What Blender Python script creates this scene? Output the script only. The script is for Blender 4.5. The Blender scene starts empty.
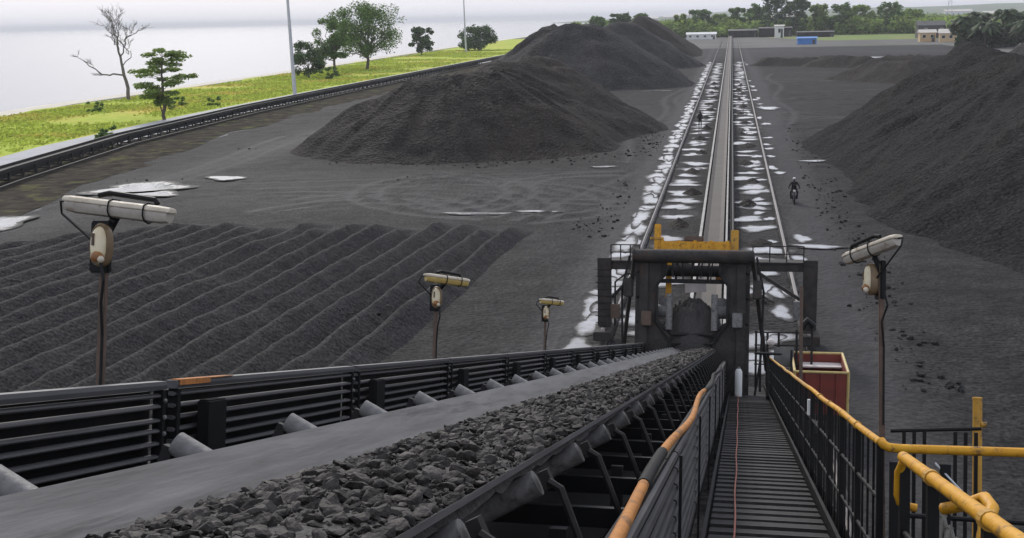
import bpy, bmesh, math, random
import numpy as np
from mathutils import Vector, Matrix, noise as mnoise
R = math.radians
random.seed(11); rng = np.random.default_rng(11)
sc = bpy.context.scene
col = sc.collection

# ------------------------------------------------------------------ camera
CAMH = 12.5
F = 1200.0
dY = Vector((220, 255, -F)).normalized()
up = Vector((1, .0225, 0)).cross(dY).normalized()
if up.y < 0: up = -up
dX = dY.cross(up)
cam = bpy.data.cameras.new('camera'); camo = bpy.data.objects.new('camera', cam); col.objects.link(camo)
MW = Matrix((dX, dY, up)).to_4x4(); MW.translation = (0, 0, CAMH)
camo.matrix_world = MW
cam.sensor_width = 36; cam.lens = 36 * F / 1024
cam.clip_start = .05; cam.clip_end = 30000
sc.camera = camo

# ------------------------------------------------------------------ world, sun, exposure
SUN_EL, SUN_AZ = R(35), R(-24)          # azimuth clockwise from +Y
w = bpy.data.worlds.new('World'); sc.world = w; w.use_nodes = True
nt = w.node_tree; nt.nodes.clear()
sky = nt.nodes.new('ShaderNodeTexSky'); sky.sky_type = 'NISHITA'; sky.sun_disc = False
sky.sun_elevation = SUN_EL; sky.sun_rotation = SUN_AZ; sky.dust_density = 3.0; sky.air_density = 1.0
tc = nt.nodes.new('ShaderNodeTexCoord'); cn = nt.nodes.new('ShaderNodeTexNoise')
mp = nt.nodes.new('ShaderNodeMapping'); mp.inputs['Scale'].default_value = (1, 1, 3.5)
cn.inputs['Scale'].default_value = 2.2; cn.inputs['Detail'].default_value = 4
rp = nt.nodes.new('ShaderNodeValToRGB')
rp.color_ramp.elements[0].position = .3; rp.color_ramp.elements[0].color = (4.45, 4.7, 5.5, 1)
rp.color_ramp.elements[1].position = .75; rp.color_ramp.elements[1].color = (4.85, 5.05, 5.7, 1)
mx = nt.nodes.new('ShaderNodeMixRGB'); mx.inputs[0].default_value = .88
bg = nt.nodes.new('ShaderNodeBackground'); bg.inputs['Strength'].default_value = .1
wo = nt.nodes.new('ShaderNodeOutputWorld')
L = nt.links.new
L(tc.outputs['Generated'], mp.inputs['Vector']); L(mp.outputs[0], cn.inputs['Vector']); L(cn.outputs['Fac'], rp.inputs[0])
L(sky.outputs[0], mx.inputs[1]); L(rp.outputs[0], mx.inputs[2]); L(mx.outputs[0], bg.inputs['Color']); L(bg.outputs[0], wo.inputs[0])

sl = bpy.data.lights.new('sun', 'SUN'); sl.energy = 1.1; sl.angle = R(12); sl.color = (1, .96, .9)
so = bpy.data.objects.new('sun', sl); col.objects.link(so)
sv = Vector((math.sin(SUN_AZ) * math.cos(SUN_EL), math.cos(SUN_AZ) * math.cos(SUN_EL), math.sin(SUN_EL)))
so.rotation_euler = sv.to_track_quat('Z', 'Y').to_euler(); so.location = sv * 50
sc.view_settings.view_transform = 'Standard'; sc.view_settings.look = 'None'
sc.view_settings.exposure = .94; sc.view_settings.gamma = 1.0; sc.view_settings.use_curve_mapping = False
try:
    sc.cycles.use_denoising = True; sc.cycles.max_bounces = 6; sc.cycles.volume_bounces = 0
    sc.cycles.transparent_max_bounces = 8
except Exception: pass

# ------------------------------------------------------------------ materials
MATS = {}
def mat(name, c1, c2=None, c3=None, rough=.8, metal=0., scale=4., bump=.0, bscale=None, dirt=.5, spec=.4, detail=6., stretch=None, rnd=0., coord='Object', dscale=None, coat=0., trans=0.):
    """two-tone noise colour, a third tone in patches, fine relief"""
    if name in MATS: return MATS[name]
    m = bpy.data.materials.new(name); m.use_nodes = True; n = m.node_tree.nodes; l = m.node_tree.links.new
    p = n['Principled BSDF']; p.inputs['Roughness'].default_value = rough; p.inputs['Metallic'].default_value = metal
    p.inputs['Specular IOR Level'].default_value = spec; p.inputs['Coat Weight'].default_value = coat
    t = n.new('ShaderNodeTexCoord')
    if coord == 'World':
        g = n.new('ShaderNodeNewGeometry'); src = g.outputs['Position']
    else: src = t.outputs[coord]
    mpn = n.new('ShaderNodeMapping'); l(src, mpn.inputs['Vector'])
    if stretch: mpn.inputs['Scale'].default_value = stretch
    vec = mpn.outputs[0]
    c2 = c2 or tuple(x * .6 for x in c1)
    nz = n.new('ShaderNodeTexNoise'); nz.inputs['Scale'].default_value = scale; nz.inputs['Detail'].default_value = detail; nz.inputs['Roughness'].default_value = .62
    l(vec, nz.inputs['Vector'])
    r = n.new('ShaderNodeValToRGB'); r.color_ramp.elements[0].position = .3; r.color_ramp.elements[1].position = .7
    r.color_ramp.elements[0].color = (*c2, 1); r.color_ramp.elements[1].color = (*c1, 1); l(nz.outputs['Fac'], r.inputs[0])
    out = r.outputs[0]
    if c3:
        n2 = n.new('ShaderNodeTexNoise'); n2.inputs['Scale'].default_value = dscale or scale * .35; n2.inputs['Detail'].default_value = 8; n2.inputs['Roughness'].default_value = .7
        l(vec, n2.inputs['Vector'])
        r2 = n.new('ShaderNodeValToRGB'); r2.color_ramp.elements[0].position = dirt; r2.color_ramp.elements[1].position = dirt + .12
        l(n2.outputs['Fac'], r2.inputs[0])
        mm = n.new('ShaderNodeMixRGB'); l(r2.outputs[0], mm.inputs[0]); l(out, mm.inputs[1]); mm.inputs[2].default_value = (*c3, 1); out = mm.outputs[0]
    if rnd:
        g2 = n.new('ShaderNodeNewGeometry'); oi = n.new('ShaderNodeObjectInfo')
        ad = n.new('ShaderNodeMath'); ad.operation = 'ADD'; l(g2.outputs['Random Per Island'], ad.inputs[0]); l(oi.outputs['Random'], ad.inputs[1])
        fr = n.new('ShaderNodeMath'); fr.operation = 'FRACT'; l(ad.outputs[0], fr.inputs[0])
        mr = n.new('ShaderNodeMapRange'); mr.inputs['To Min'].default_value = 1 - rnd; mr.inputs['To Max'].default_value = 1 + rnd; l(fr.outputs[0], mr.inputs[0])
        hs = n.new('ShaderNodeHueSaturation'); l(out, hs.inputs['Color']); l(mr.outputs[0], hs.inputs['Value']); out = hs.outputs[0]
    l(out, p.inputs['Base Color'])
    if bump:
        b = n.new('ShaderNodeTexNoise'); b.inputs['Scale'].default_value = bscale or scale * 3; b.inputs['Detail'].default_value = 5; l(vec, b.inputs['Vector'])
        bn = n.new('ShaderNodeBump'); bn.inputs['Strength'].default_value = min(1, bump); bn.inputs['Distance'].default_value = .6 / (bscale or scale * 3); l(b.outputs['Fac'], bn.inputs['Height']); l(bn.outputs[0], p.inputs['Normal'])
    if trans:
        tr = n.new('ShaderNodeBsdfTranslucent'); l(out, tr.inputs['Color']); ms = n.new('ShaderNodeMixShader'); ms.inputs[0].default_value = trans
        l(p.outputs[0], ms.inputs[1]); l(tr.outputs[0], ms.inputs[2]); l(ms.outputs[0], n['Material Output'].inputs['Surface'])
    MATS[name] = m
    return m

def coal_mat(name, dark, light, brown, s1, s2, attr=None, paler=(.066, .065, .066), rough=.75, bump=.7, bd=.25, pbig=.5, spec=.03):
    """coal: coarse patches, fine grain, lumpy relief; an attribute mixes in compacted wet dust"""
    m = bpy.data.materials.new(name); m.use_nodes = True; n = m.node_tree.nodes; l = m.node_tree.links.new
    p = n['Principled BSDF']; p.inputs['Roughness'].default_value = rough; p.inputs['Specular IOR Level'].default_value = spec
    g = n.new('ShaderNodeNewGeometry'); pos = g.outputs['Position']
    def nz(s, d=6, ro=.6):
        k = n.new('ShaderNodeTexNoise'); k.inputs['Scale'].default_value = s; k.inputs['Detail'].default_value = d; k.inputs['Roughness'].default_value = ro; l(pos, k.inputs['Vector']); return k.outputs['Fac']
    def ramp(f, a, b, ca, cb):
        k = n.new('ShaderNodeValToRGB'); k.color_ramp.elements[0].position = a; k.color_ramp.elements[1].position = b
        k.color_ramp.elements[0].color = (*ca, 1); k.color_ramp.elements[1].color = (*cb, 1); l(f, k.inputs[0]); return k.outputs[0]
    def mix(f, a, b, t='MIX'):
        k = n.new('ShaderNodeMixRGB'); k.blend_type = t
        if isinstance(f, float): k.inputs[0].default_value = f
        else: l(f, k.inputs[0])
        for i, q in ((1, a), (2, b)):
            if isinstance(q, tuple): k.inputs[i].default_value = (*q, 1)
            else: l(q, k.inputs[i])
        return k.outputs[0]
    base = ramp(nz(s1, 8, .68), .32, .7, dark, light)
    base = mix(ramp(nz(.09, 5), pbig, pbig + .2, (0, 0, 0), (1, 1, 1)), base, mix(.55, base, brown))
    grain = ramp(nz(s2, 3, .75), .34, .68, (.3, .3, .3), (1.75, 1.75, 1.75))
    base = mix(1.0, base, grain, 'MULTIPLY')
    if attr:
        a = n.new('ShaderNodeAttribute'); a.attribute_name = attr
        am = n.new('ShaderNodeMath'); am.operation = 'MULTIPLY'; l(a.outputs['Fac'], am.inputs[0]); l(ramp(nz(.9, 8, .75), .2, .8, (.3, .3, .3), (1, 1, 1)), am.inputs[1])
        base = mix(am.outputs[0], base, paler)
        rr = n.new('ShaderNodeMapRange'); l(am.outputs[0], rr.inputs[0]); rr.inputs['To Min'].default_value = rough; rr.inputs['To Max'].default_value = .62; l(rr.outputs[0], p.inputs['Roughness'])
    l(base, p.inputs['Base Color'])
    vo = n.new('ShaderNodeTexVoronoi'); vo.inputs['Scale'].default_value = s2 * .5; l(pos, vo.inputs['Vector'])
    ad = n.new('ShaderNodeMath'); ad.operation = 'ADD'; l(vo.outputs['Distance'], ad.inputs[0]); l(nz(s2 * .25, 3, .6), ad.inputs[1])
    bn = n.new('ShaderNodeBump'); bn.inputs['Strength'].default_value = bump; bn.inputs['Distance'].default_value = bd; l(ad.outputs[0], bn.inputs['Height']); l(bn.outputs[0], p.inputs['Normal'])
    return m
M_YARD = coal_mat('yard_coal', (.013, .0127, .0127), (.040, .0385, .038), (.048, .044, .041), .55, 7.0, attr='wet', bd=.07, spec=.035)
M_PILE = coal_mat('pile_coal', (.021, .0185, .017), (.040, .0355, .0325), (.044, .036, .030), .8, 6.5, bd=.16)
M_PILE_R = coal_mat('pile_coal_black', (.013, .0127, .0127), (.029, .028, .0278), (.032, .029, .027), .8, 6.0, bd=.14, spec=.012)
M_PILE_G = coal_mat('pile_coal_grey', (.026, .0255, .0255), (.046, .045, .045), (.04, .036, .033), .6, 5.0, bd=.16)
M_ROW = coal_mat('windrow_coal', (.022, .0215, .0215), (.040, .0385, .0385), (.042, .039, .037), 1.2, 9.0, bd=.05, spec=.045)
M_LUMP = mat('coal_lump', (.066, .058, .053), (.015, .0135, .0125), rough=.65, scale=18, bump=.8, bscale=70, rnd=.65, spec=.14, coord='World')
M_BED = mat('coal_bed', (.06, .055, .052), (.022, .02, .02), rough=.8, scale=25, bump=1, bscale=45)
M_BELT = mat('belt_rubber', (.13, .128, .13), (.065, .063, .063), (.036, .034, .033), rough=.7, scale=16, dirt=.55, dscale=7, bump=.2, bscale=60, stretch=(1, .08, 1), spec=.25)
M_RUBBER = mat('black_rubber', (.022, .021, .021), (.013, .013, .013), rough=.7, scale=8, spec=.15)
M_STEEL = mat('dark_steel', (.026, .025, .0245), (.013, .0125, .0125), (.045, .033, .026), rough=.62, metal=.0, scale=7, dirt=.6, bump=.15, spec=.2)
M_BLACK = mat('black_paint', (.013, .013, .0135), (.008, .008, .008), (.026, .021, .018), rough=.55, scale=6, dirt=.62, spec=.15)
M_SLAT = mat('slat_steel', (.10, .098, .10), (.05, .048, .049), (.045, .036, .03), rough=.5, scale=9, dirt=.58, stretch=(1, .2, 1), rnd=.18)
M_RIB = mat('rib_steel', (.055, .053, .055), (.026, .025, .025), (.035, .029, .025), rough=.55, scale=9, dirt=.55, stretch=(1, .2, 1), rnd=.25, spec=.25)
M_GREY = mat('grey_roller', (.20, .195, .19), (.10, .097, .094), (.05, .047, .045), rough=.55, scale=14, dirt=.52, dscale=10, bump=.2)
M_ARM = mat('worn_arm', (.035, .033, .032), (.014, .0135, .013), rough=.6, scale=9, spec=.15)
M_GANTRY = mat('gantry_steel', (.05, .046, .043), (.022, .021, .02), (.06, .036, .026), rough=.7, scale=3.5, dirt=.56, bump=.3, spec=.2)
M_YELLOW = mat('yellow_paint', (.64, .33, .018), (.50, .23, .015), (.10, .065, .03), rough=.5, scale=9, dirt=.54, dscale=12, bump=.3, bscale=50, spec=.3)
M_YELDIRT = mat('dirty_yellow', (.52, .28, .03), (.36, .19, .03), (.07, .05, .03), rough=.6, scale=5, dirt=.53, dscale=6)
M_ORANGE = mat('orange_hose', (.46, .185, .035), (.33, .135, .03), (.11, .062, .03), rough=.75, scale=9, dirt=.52, dscale=6, bump=.3)
M_RUSTO = mat('orange_rust', (.50, .19, .04), (.30, .12, .04), (.10, .07, .05), rough=.8, scale=14, dirt=.5, dscale=9, bump=.4)
M_RED = mat('red_paint', (.23, .045, .03), (.15, .035, .028), (.07, .04, .032), rough=.6, scale=2.5, dirt=.6)
M_PALEBOARD = mat('pale_board', (.66, .60, .58), (.5, .45, .43), rough=.7, scale=3)
M_CREAM = mat('cream_enamel', (.60, .54, .44), (.42, .36, .27), (.16, .09, .045), rough=.5, scale=9, dirt=.56, dscale=13, bump=.2)
M_GLASSC = mat('lamp_glass', (.66, .58, .40), (.5, .42, .26), rough=.2, scale=8, coat=.4)
M_DIFF = mat('tube_diffuser', (.42, .38, .33), (.28, .25, .21), (.13, .09, .06), rough=.4, scale=9, dirt=.56, dscale=8)
M_DIFFY = mat('yellow_diffuser', (.50, .37, .12), (.36, .25, .08), (.14, .09, .04), rough=.4, scale=9, dirt=.55)
M_RUST = mat('rusty_post', (.13, .085, .06), (.07, .05, .04), (.05, .045, .04), rough=.75, scale=10, dirt=.55, bump=.2)
M_BULB = mat('amber_bulb', (.30, .13, .03), (.14, .06, .02), rough=.3, scale=30)
M_RAIL = mat('rail_steel', (.20, .18, .17), (.12, .105, .10), rough=.45, metal=.3, scale=3, coord='World')
M_PLINTH = mat('dirty_concrete', (.085, .082, .08), (.04, .039, .038), (.02, .02, .02), rough=.95, scale=1.2, dirt=.45, spec=.1, coord='World', bump=.3)
M_STRING = mat('pale_steel', (.34, .325, .30), (.20, .19, .175), (.09, .08, .07), rough=.6, scale=.9, dirt=.6, coord='World')
M_GBELT = mat('ground_belt', (.075, .061, .052), (.05, .042, .036), (.035, .031, .028), rough=.75, scale=.8, dirt=.58, coord='World')
M_PUDDLE_GLARE = mat('puddle_painted_glare', (.44, .44, .45), (.30, .30, .305), (.10, .10, .10), rough=.06, scale=.7, dirt=.55, dscale=1.1, coord='World', spec=.6, coat=.3)  # puddle with reflected sky put into its pale base colour
M_GRASS = mat('grass', (.44, .50, .08), (.29, .37, .055), (.50, .43, .10), rough=.95, scale=.45, detail=10., dirt=.50, dscale=.06, coord='World', bump=.6, bscale=1.5, spec=.05)
M_TUFT = mat('tuft', (.44, .50, .085), (.30, .37, .06), (.50, .42, .11), dirt=.52, dscale=.06, rough=.9, scale=.25, rnd=.35, trans=.3, coord='World', spec=.2)
M_VERGE = mat('verge_dirt', (.095, .083, .065), (.03, .028, .026), (.12, .125, .055), rough=.95, scale=.6, spec=.0, dirt=.54, dscale=.3, coord='World', bump=.6, bscale=2)
M_ROADG = mat('road_concrete', (.40, .40, .41), (.30, .30, .305), (.22, .22, .22), rough=.85, scale=.3, dirt=.6, coord='World')
M_GROUND = mat('ground_gravel', (.12, .115, .108), (.065, .063, .06), (.07, .085, .04), rough=.95, scale=.03, dirt=.55, dscale=.012, coord='World', bump=.4, bscale=.6)
M_SAND = mat('sand', (.62, .58, .48), (.5, .46, .38), rough=.95, scale=.2, coord='World')
M_BARK = mat('bark', (.13, .105, .085), (.07, .056, .046), rough=.9, scale=3, bump=.5)
M_BARKG = mat('grey_bark', (.17, .145, .13), (.10, .085, .078), rough=.9, scale=3, bump=.4)
M_LEAF = mat('leaf_green', (.14, .22, .06), (.09, .15, .04), rough=.6, scale=.5, rnd=.5, trans=.4, spec=.08)
M_LEAFL = mat('leaf_light', (.24, .32, .08), (.16, .23, .055), rough=.6, scale=.5, rnd=.45, trans=.45, spec=.08)
M_LEAFD = mat('leaf_dark', (.09, .14, .05), (.055, .09, .033), rough=.6, scale=.5, rnd=.5, trans=.25, spec=.08)
M_PALM = mat('palm_leaf', (.075, .105, .05), (.035, .052, .025), rough=.55, scale=.5, rnd=.5, trans=.2, spec=.08)
M_WHITEB = mat('white_wall', (.72, .72, .70), (.58, .58, .56), (.35, .33, .3), rough=.8, scale=.3, dirt=.62)
M_TAN = mat('tan_wall', (.62, .47, .28), (.50, .36, .20), (.35, .28, .2), rough=.85, scale=.3, dirt=.6)
M_ROOF = mat('pale_roof', (.62, .58, .52), (.45, .41, .37), (.3, .24, .2), rough=.7, scale=.3, dirt=.6)
M_ROOFD = mat('dark_roof', (.09, .085, .085), (.05, .05, .05), rough=.7, scale=.5)
M_BLUE = mat('blue_sheet', (.07, .24, .58), (.05, .17, .44), rough=.5, scale=.4)
M_GLASSW = mat('window_dark', (.03, .035, .04), (.02, .02, .025), rough=.15, scale=1)
M_POLE = mat('galvanised', (.55, .56, .58), (.42, .43, .45), rough=.45, metal=.3, scale=1)
M_CLOTH = mat('dark_cloth', (.02, .02, .022), (.012, .012, .013), rough=.9, scale=6)
M_SKIN = mat('skin', (.10, .055, .035), (.08, .045, .03), rough=.5, scale=5)
M_HELM = mat('pale_helmet', (.6, .6, .6), (.5, .5, .5), rough=.3, scale=4)
M_ROPE = mat('grey_rope', (.22, .21, .18), (.13, .125, .11), rough=.9, scale=20, bump=.4)
M_CORD = mat('red_cord', (.42, .17, .12), (.3, .12, .09), rough=.8, scale=10)
M_HILL = mat('hill_green', (.10, .14, .07), (.06, .09, .05), (.2, .2, .15), rough=.95, scale=.004, dirt=.6, coord='World')
def sea_mat():
    m = bpy.data.materials.new('sea_water'); m.use_nodes = True; n = m.node_tree.nodes; l = m.node_tree.links.new
    p = n['Principled BSDF']; p.inputs['Base Color'].default_value = (.20, .21, .23, 1); p.inputs['Roughness'].default_value = .22; p.inputs['IOR'].default_value = 1.33
    g = n.new('ShaderNodeNewGeometry'); mpn = n.new('ShaderNodeMapping'); mpn.inputs['Scale'].default_value = (.5, .12, 1); l(g.outputs['Position'], mpn.inputs[0])
    k = n.new('ShaderNodeTexNoise'); k.inputs['Scale'].default_value = .5; k.inputs['Detail'].default_value = 4; l(mpn.outputs[0], k.inputs['Vector'])
    b = n.new('ShaderNodeBump'); b.inputs['Strength'].default_value = .25; b.inputs['Distance'].default_value = .15; l(k.outputs['Fac'], b.inputs['Height']); l(b.outputs[0], p.inputs['Normal'])
    return m
M_SEA = sea_mat()

# ------------------------------------------------------------------ helpers
def link(name, me, material=None, parent=None):
    o = bpy.data.objects.new(name, me); col.objects.link(o)
    if material is not None and me is not None and not me.materials: me.materials.append(material)
    if parent: o.parent = parent
    return o
def tag(o, label, cat, group=None, kind=None):
    if label: o['label'] = label
    if cat: o['category'] = cat
    if group: o['group'] = group
    if kind: o['kind'] = kind
    return o
def struct(o): o['kind'] = 'structure'; return o
def empty(name, matrix=None, label=None, cat=None, group=None):
    o = bpy.data.objects.new(name, None); col.objects.link(o); o.empty_display_size = .2
    if matrix is not None: o.matrix_world = matrix
    return tag(o, label, cat, group)

class MB:
    """collects shapes; build() links them as one mesh object; off = base of the thing"""
    def __init__(s, off=(0, 0, 0)): s.v = []; s.f = []; s.off = Vector(off)
    def add(s, vs, fs):
        b = len(s.v); s.v += [Vector(q) - s.off for q in vs]; s.f += [tuple(i + b for i in q) for q in fs]; return s
    def box(s, x0, x1, y0, y1, z0, z1, m=None):
        vs = [Vector((x, y, z)) for x in (x0, x1) for y in (y0, y1) for z in (z0, z1)]
        if m is not None: vs = [m @ q for q in vs]
        return s.add(vs, [(0, 1, 3, 2), (4, 6, 7, 5), (0, 4, 5, 1), (2, 3, 7, 6), (0, 2, 6, 4), (1, 5, 7, 3)])
    def bar(s, a, b, wx, wz, upv=(0, 0, 1)):
        a, b = Vector(a), Vector(b); d = (b - a); ln = d.length; d.normalize(); u = Vector(upv)
        if abs(d.dot(u)) > .98: u = Vector((0, 1, 0))
        x = d.cross(u).normalized(); z = x.cross(d)
        m = Matrix((x, d, z)).transposed().to_4x4(); m.translation = a
        return s.box(-wx / 2, wx / 2, 0, ln, -wz / 2, wz / 2, m)
    def tube(s, pts, r, n=8, cap=True):
        pts = [Vector(p) for p in pts]; rs = r if isinstance(r, (list, tuple)) else [r] * len(pts)
        vs = []; fs = []; px = None
        for i, p in enumerate(pts):
            d = (pts[min(i + 1, len(pts) - 1)] - pts[max(i - 1, 0)]).normalized()
            if px is None:
                u = Vector((0, 0, 1)) if abs(d.z) < .9 else Vector((1, 0, 0)); px = d.cross(u).normalized()
            else:
                px = (px - d * px.dot(d)).normalized()
            pz = px.cross(d)
            vs += [p + (px * math.cos(2 * math.pi * k / n) + pz * math.sin(2 * math.pi * k / n)) * rs[i] for k in range(n)]
        for i in range(len(pts) - 1):
            fs += [(i * n + k, i * n + (k + 1) % n, (i + 1) * n + (k + 1) % n, (i + 1) * n + k) for k in range(n)]
        if cap:
            fs += [tuple(range(n - 1, -1, -1)), tuple(range((len(pts) - 1) * n, len(pts) * n))]
        return s.add(vs, fs)
    def sphere(s, c, r, nu=12, nv=8, sq=(1, 1, 1)):
        vs = []; fs = []; c = Vector(c)
        for j in range(nv + 1):
            t = math.pi * j / nv
            vs += [c + Vector((r * sq[0] * math.sin(t) * math.cos(2 * math.pi * k / nu), r * sq[1] * math.sin(t) * math.sin(2 * math.pi * k / nu), r * sq[2] * math.cos(t))) for k in range(nu)]
        for j in range(nv): fs += [(j * nu + k, (j + 1) * nu + k, (j + 1) * nu + (k + 1) % nu, j * nu + (k + 1) % nu) for k in range(nu)]
        return s.add(vs, fs)
    def extrude(s, prof, a, b, axis='y'):
        """closed profile of (x,z) run from y=a to y=b"""
        n = len(prof); vs = [(x, a, z) for x, z in prof] + [(x, b, z) for x, z in prof]
        return s.add(vs, [(k, (k + 1) % n, n + (k + 1) % n, n + k) for k in range(n)] + [tuple(range(n - 1, -1, -1)), tuple(range(n, 2 * n))])
    def mesh(s, name, material, bevel=0, smooth=False):
        me = bpy.data.meshes.new(name); me.from_pydata([tuple(q) for q in s.v], [], s.f); me.update()
        bm = bmesh.new(); bm.from_mesh(me)
        bmesh.ops.recalc_face_normals(bm, faces=bm.faces)
        if bevel: bmesh.ops.bevel(bm, geom=list(bm.edges), offset=bevel, segments=2, affect='EDGES', clamp_overlap=True)
        bm.to_mesh(me); bm.free()
        if smooth: shade(me)
        me.materials.append(material); return me
    def build(s, name, material, parent=None, bevel=0, smooth=False):
        return link(name, s.mesh(name, material, bevel, smooth), None, parent)
def shade(me, ang=40):
    me.polygons.foreach_set('use_smooth', np.ones(len(me.polygons), bool))
    try: me.set_sharp_from_angle(angle=R(ang))
    except Exception: pass
def arr_mesh(name, V, Q, material, smooth=True, attr=None):
    """numpy vertices and quads to a mesh"""
    V = np.asarray(V, np.float32); Q = np.asarray(Q, np.int32); k = Q.shape[1]
    me = bpy.data.meshes.new(name); me.vertices.add(len(V)); me.vertices.foreach_set('co', V.ravel())
    me.loops.add(Q.size); me.loops.foreach_set('vertex_index', Q.ravel())
    me.polygons.add(len(Q)); me.polygons.foreach_set('loop_start', np.arange(0, Q.size, k, dtype=np.int32))
    try: me.polygons.foreach_set('loop_total', np.full(len(Q), k, np.int32))
    except Exception: pass
    me.polygons.foreach_set('use_smooth', np.full(len(Q), smooth, bool)); me.update(calc_edges=True)
    if attr is not None:
        a = me.attributes.new(attr[0], 'FLOAT', 'POINT'); a.data.foreach_set('value', attr[1].astype(np.float32).ravel())
    me.materials.append(material); me.validate(); return me
def _hash(ix, iy, s):
    h = (ix.astype(np.int64) * 374761393 + iy.astype(np.int64) * 668265263 + s * 974711) & 0x7fffffff
    h = ((h ^ (h >> 13)) * 1274126177) & 0x7fffffff
    return ((h ^ (h >> 16)) & 0xffff) / 65535.0
def vnoise(x, y, s=0):
    ix, iy = np.floor(x), np.floor(y); fx, fy = x - ix, y - iy; fx = fx * fx * (3 - 2 * fx); fy = fy * fy * (3 - 2 * fy)
    a, b, c, d = _hash(ix, iy, s), _hash(ix + 1, iy, s), _hash(ix, iy + 1, s), _hash(ix + 1, iy + 1, s)
    return (a * (1 - fx) + b * fx) * (1 - fy) + (c * (1 - fx) + d * fx) * fy
def fbm(x, y, s=0, o=4, g=.5):
    t = np.zeros_like(x); a = 1.; n = 0.
    for i in range(o): t += a * (vnoise(x, y, s + i * 17) - .5); n += a; a *= g; x = x * 2.03 + 3.1; y = y * 2.03 + 7.7
    return t / n * 2
def gridq(nx, ny, mask=None):
    i, j = np.meshgrid(np.arange(nx - 1), np.arange(ny - 1)); a = (j * nx + i).ravel(); Q = np.stack([a, a + 1, a + nx + 1, a + nx], 1)
    return Q if mask is None else Q[mask]
def sheet(name, polys, z, material):
    me = bpy.data.meshes.new(name); v = []; f = []
    for p in polys:
        b = len(v); v += [(x, y, z) if len(q) == 0 else (x, y, q[0]) for x, y, *q in p]; f.append(tuple(range(b, b + len(p))))
    me.from_pydata(v, [], f); me.update(); return struct(link(name, me, material))
ORD = ['first', 'second', 'third', 'fourth', 'fifth', 'sixth', 'seventh', 'eighth', 'ninth', 'tenth', 'eleventh', 'twelfth', 'thirteenth', 'fourteenth', 'fifteenth', 'sixteenth', 'seventeenth', 'eighteenth', 'nineteenth', 'twentieth']

# pixel of the photograph -> distances measured in the place (used only to compute sizes while building)
# inclined machine frame: x to the right, d down the incline, z off the walkway plane
INC, YAW = R(14.89), .0107
eD = Vector((math.sin(YAW) * math.cos(INC), math.cos(YAW) * math.cos(INC), -math.sin(INC)))
eX = Vector((math.cos(YAW), -math.sin(YAW), 0)); eN = eX.cross(eD)
FR = Matrix((eX, eD, eN)).transposed().to_4x4(); FR.translation = (0, 0, CAMH)
def fthing(name, base, label, cat, group=None): return empty(name, FR @ Matrix.Translation(base), label, cat, group)

# ================================================================== SETTING
def coastx(y): return -101 - .047 * y
ys = [-150, 0, 80, 166, 190, 300, 450, 700, 1200, 2500, 5000, 9000]
c = [(coastx(y) + 2.5 * math.sin(y * .05), y) for y in ys]
sheet('ground', [[c[i], (9000, c[i][1]), (9000, c[i + 1][1]), c[i + 1]] for i in range(len(c) - 1)], -.02, M_GROUND)
sheet('beach', [[(c[i][0] - 12, c[i][1], -.62), (c[i][0], c[i][1], -.02), (c[i + 1][0], c[i + 1][1], -.02), (c[i + 1][0] - 12, c[i + 1][1], -.62)] for i in range(len(c) - 1)], 0, M_SAND)
sheet('sea', [[(-16000, -400), (60, -400), (60, -160), (-60, -160), (coastx(9000) + 30, 9000), (coastx(9000) + 30, 16000), (-16000, 16000)]], -.42, M_SEA)

# shore conveyor line (bends gently)
SP = [(-38, 8), (-45, 34), (-53, 62), (-59.3, 89.4), (-64.6, 120), (-67.6, 160), (-68.6, 200), (-69, 250), (-70, 330), (-71, 420), (-72, 520)]
def spx(y):
    for (a, b), (c_, d) in zip(SP, SP[1:]):
        if y <= d: return a + (c_ - a) * (y - b) / (d - b)
    return SP[-1][0]
SY = [8 + 8 * i for i in range(64)]
def strip(name, o0, o1, z, m, y0=8, y1=512):
    yy = [y for y in SY if y0 <= y <= y1]
    return sheet(name, [[(spx(a) + o0(a), a), (spx(a) + o1(a), a), (spx(b) + o1(b), b), (spx(b) + o0(b), b)] for a, b in zip(yy, yy[1:])], z, m)
wob = lambda y: 1.2 * math.sin(y * .13) + .8 * math.sin(y * .31 + 1)
strip('verge', lambda y: -1.5, lambda y: 8.5 + wob(y), .022, M_VERGE)
strip('access_road', lambda y: -9.5, lambda y: -1.5, .016, M_ROADG)
yy = SY + [620, 760]
sheet('grass', [[(coastx(a) + 1.5 + wob(a), a), (spx(a) - 9.3, a), (spx(b) - 9.3, b), (coastx(b) + 1.5 + wob(b), b)] for a, b in zip(yy, yy[1:])], .008, M_GRASS)

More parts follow.
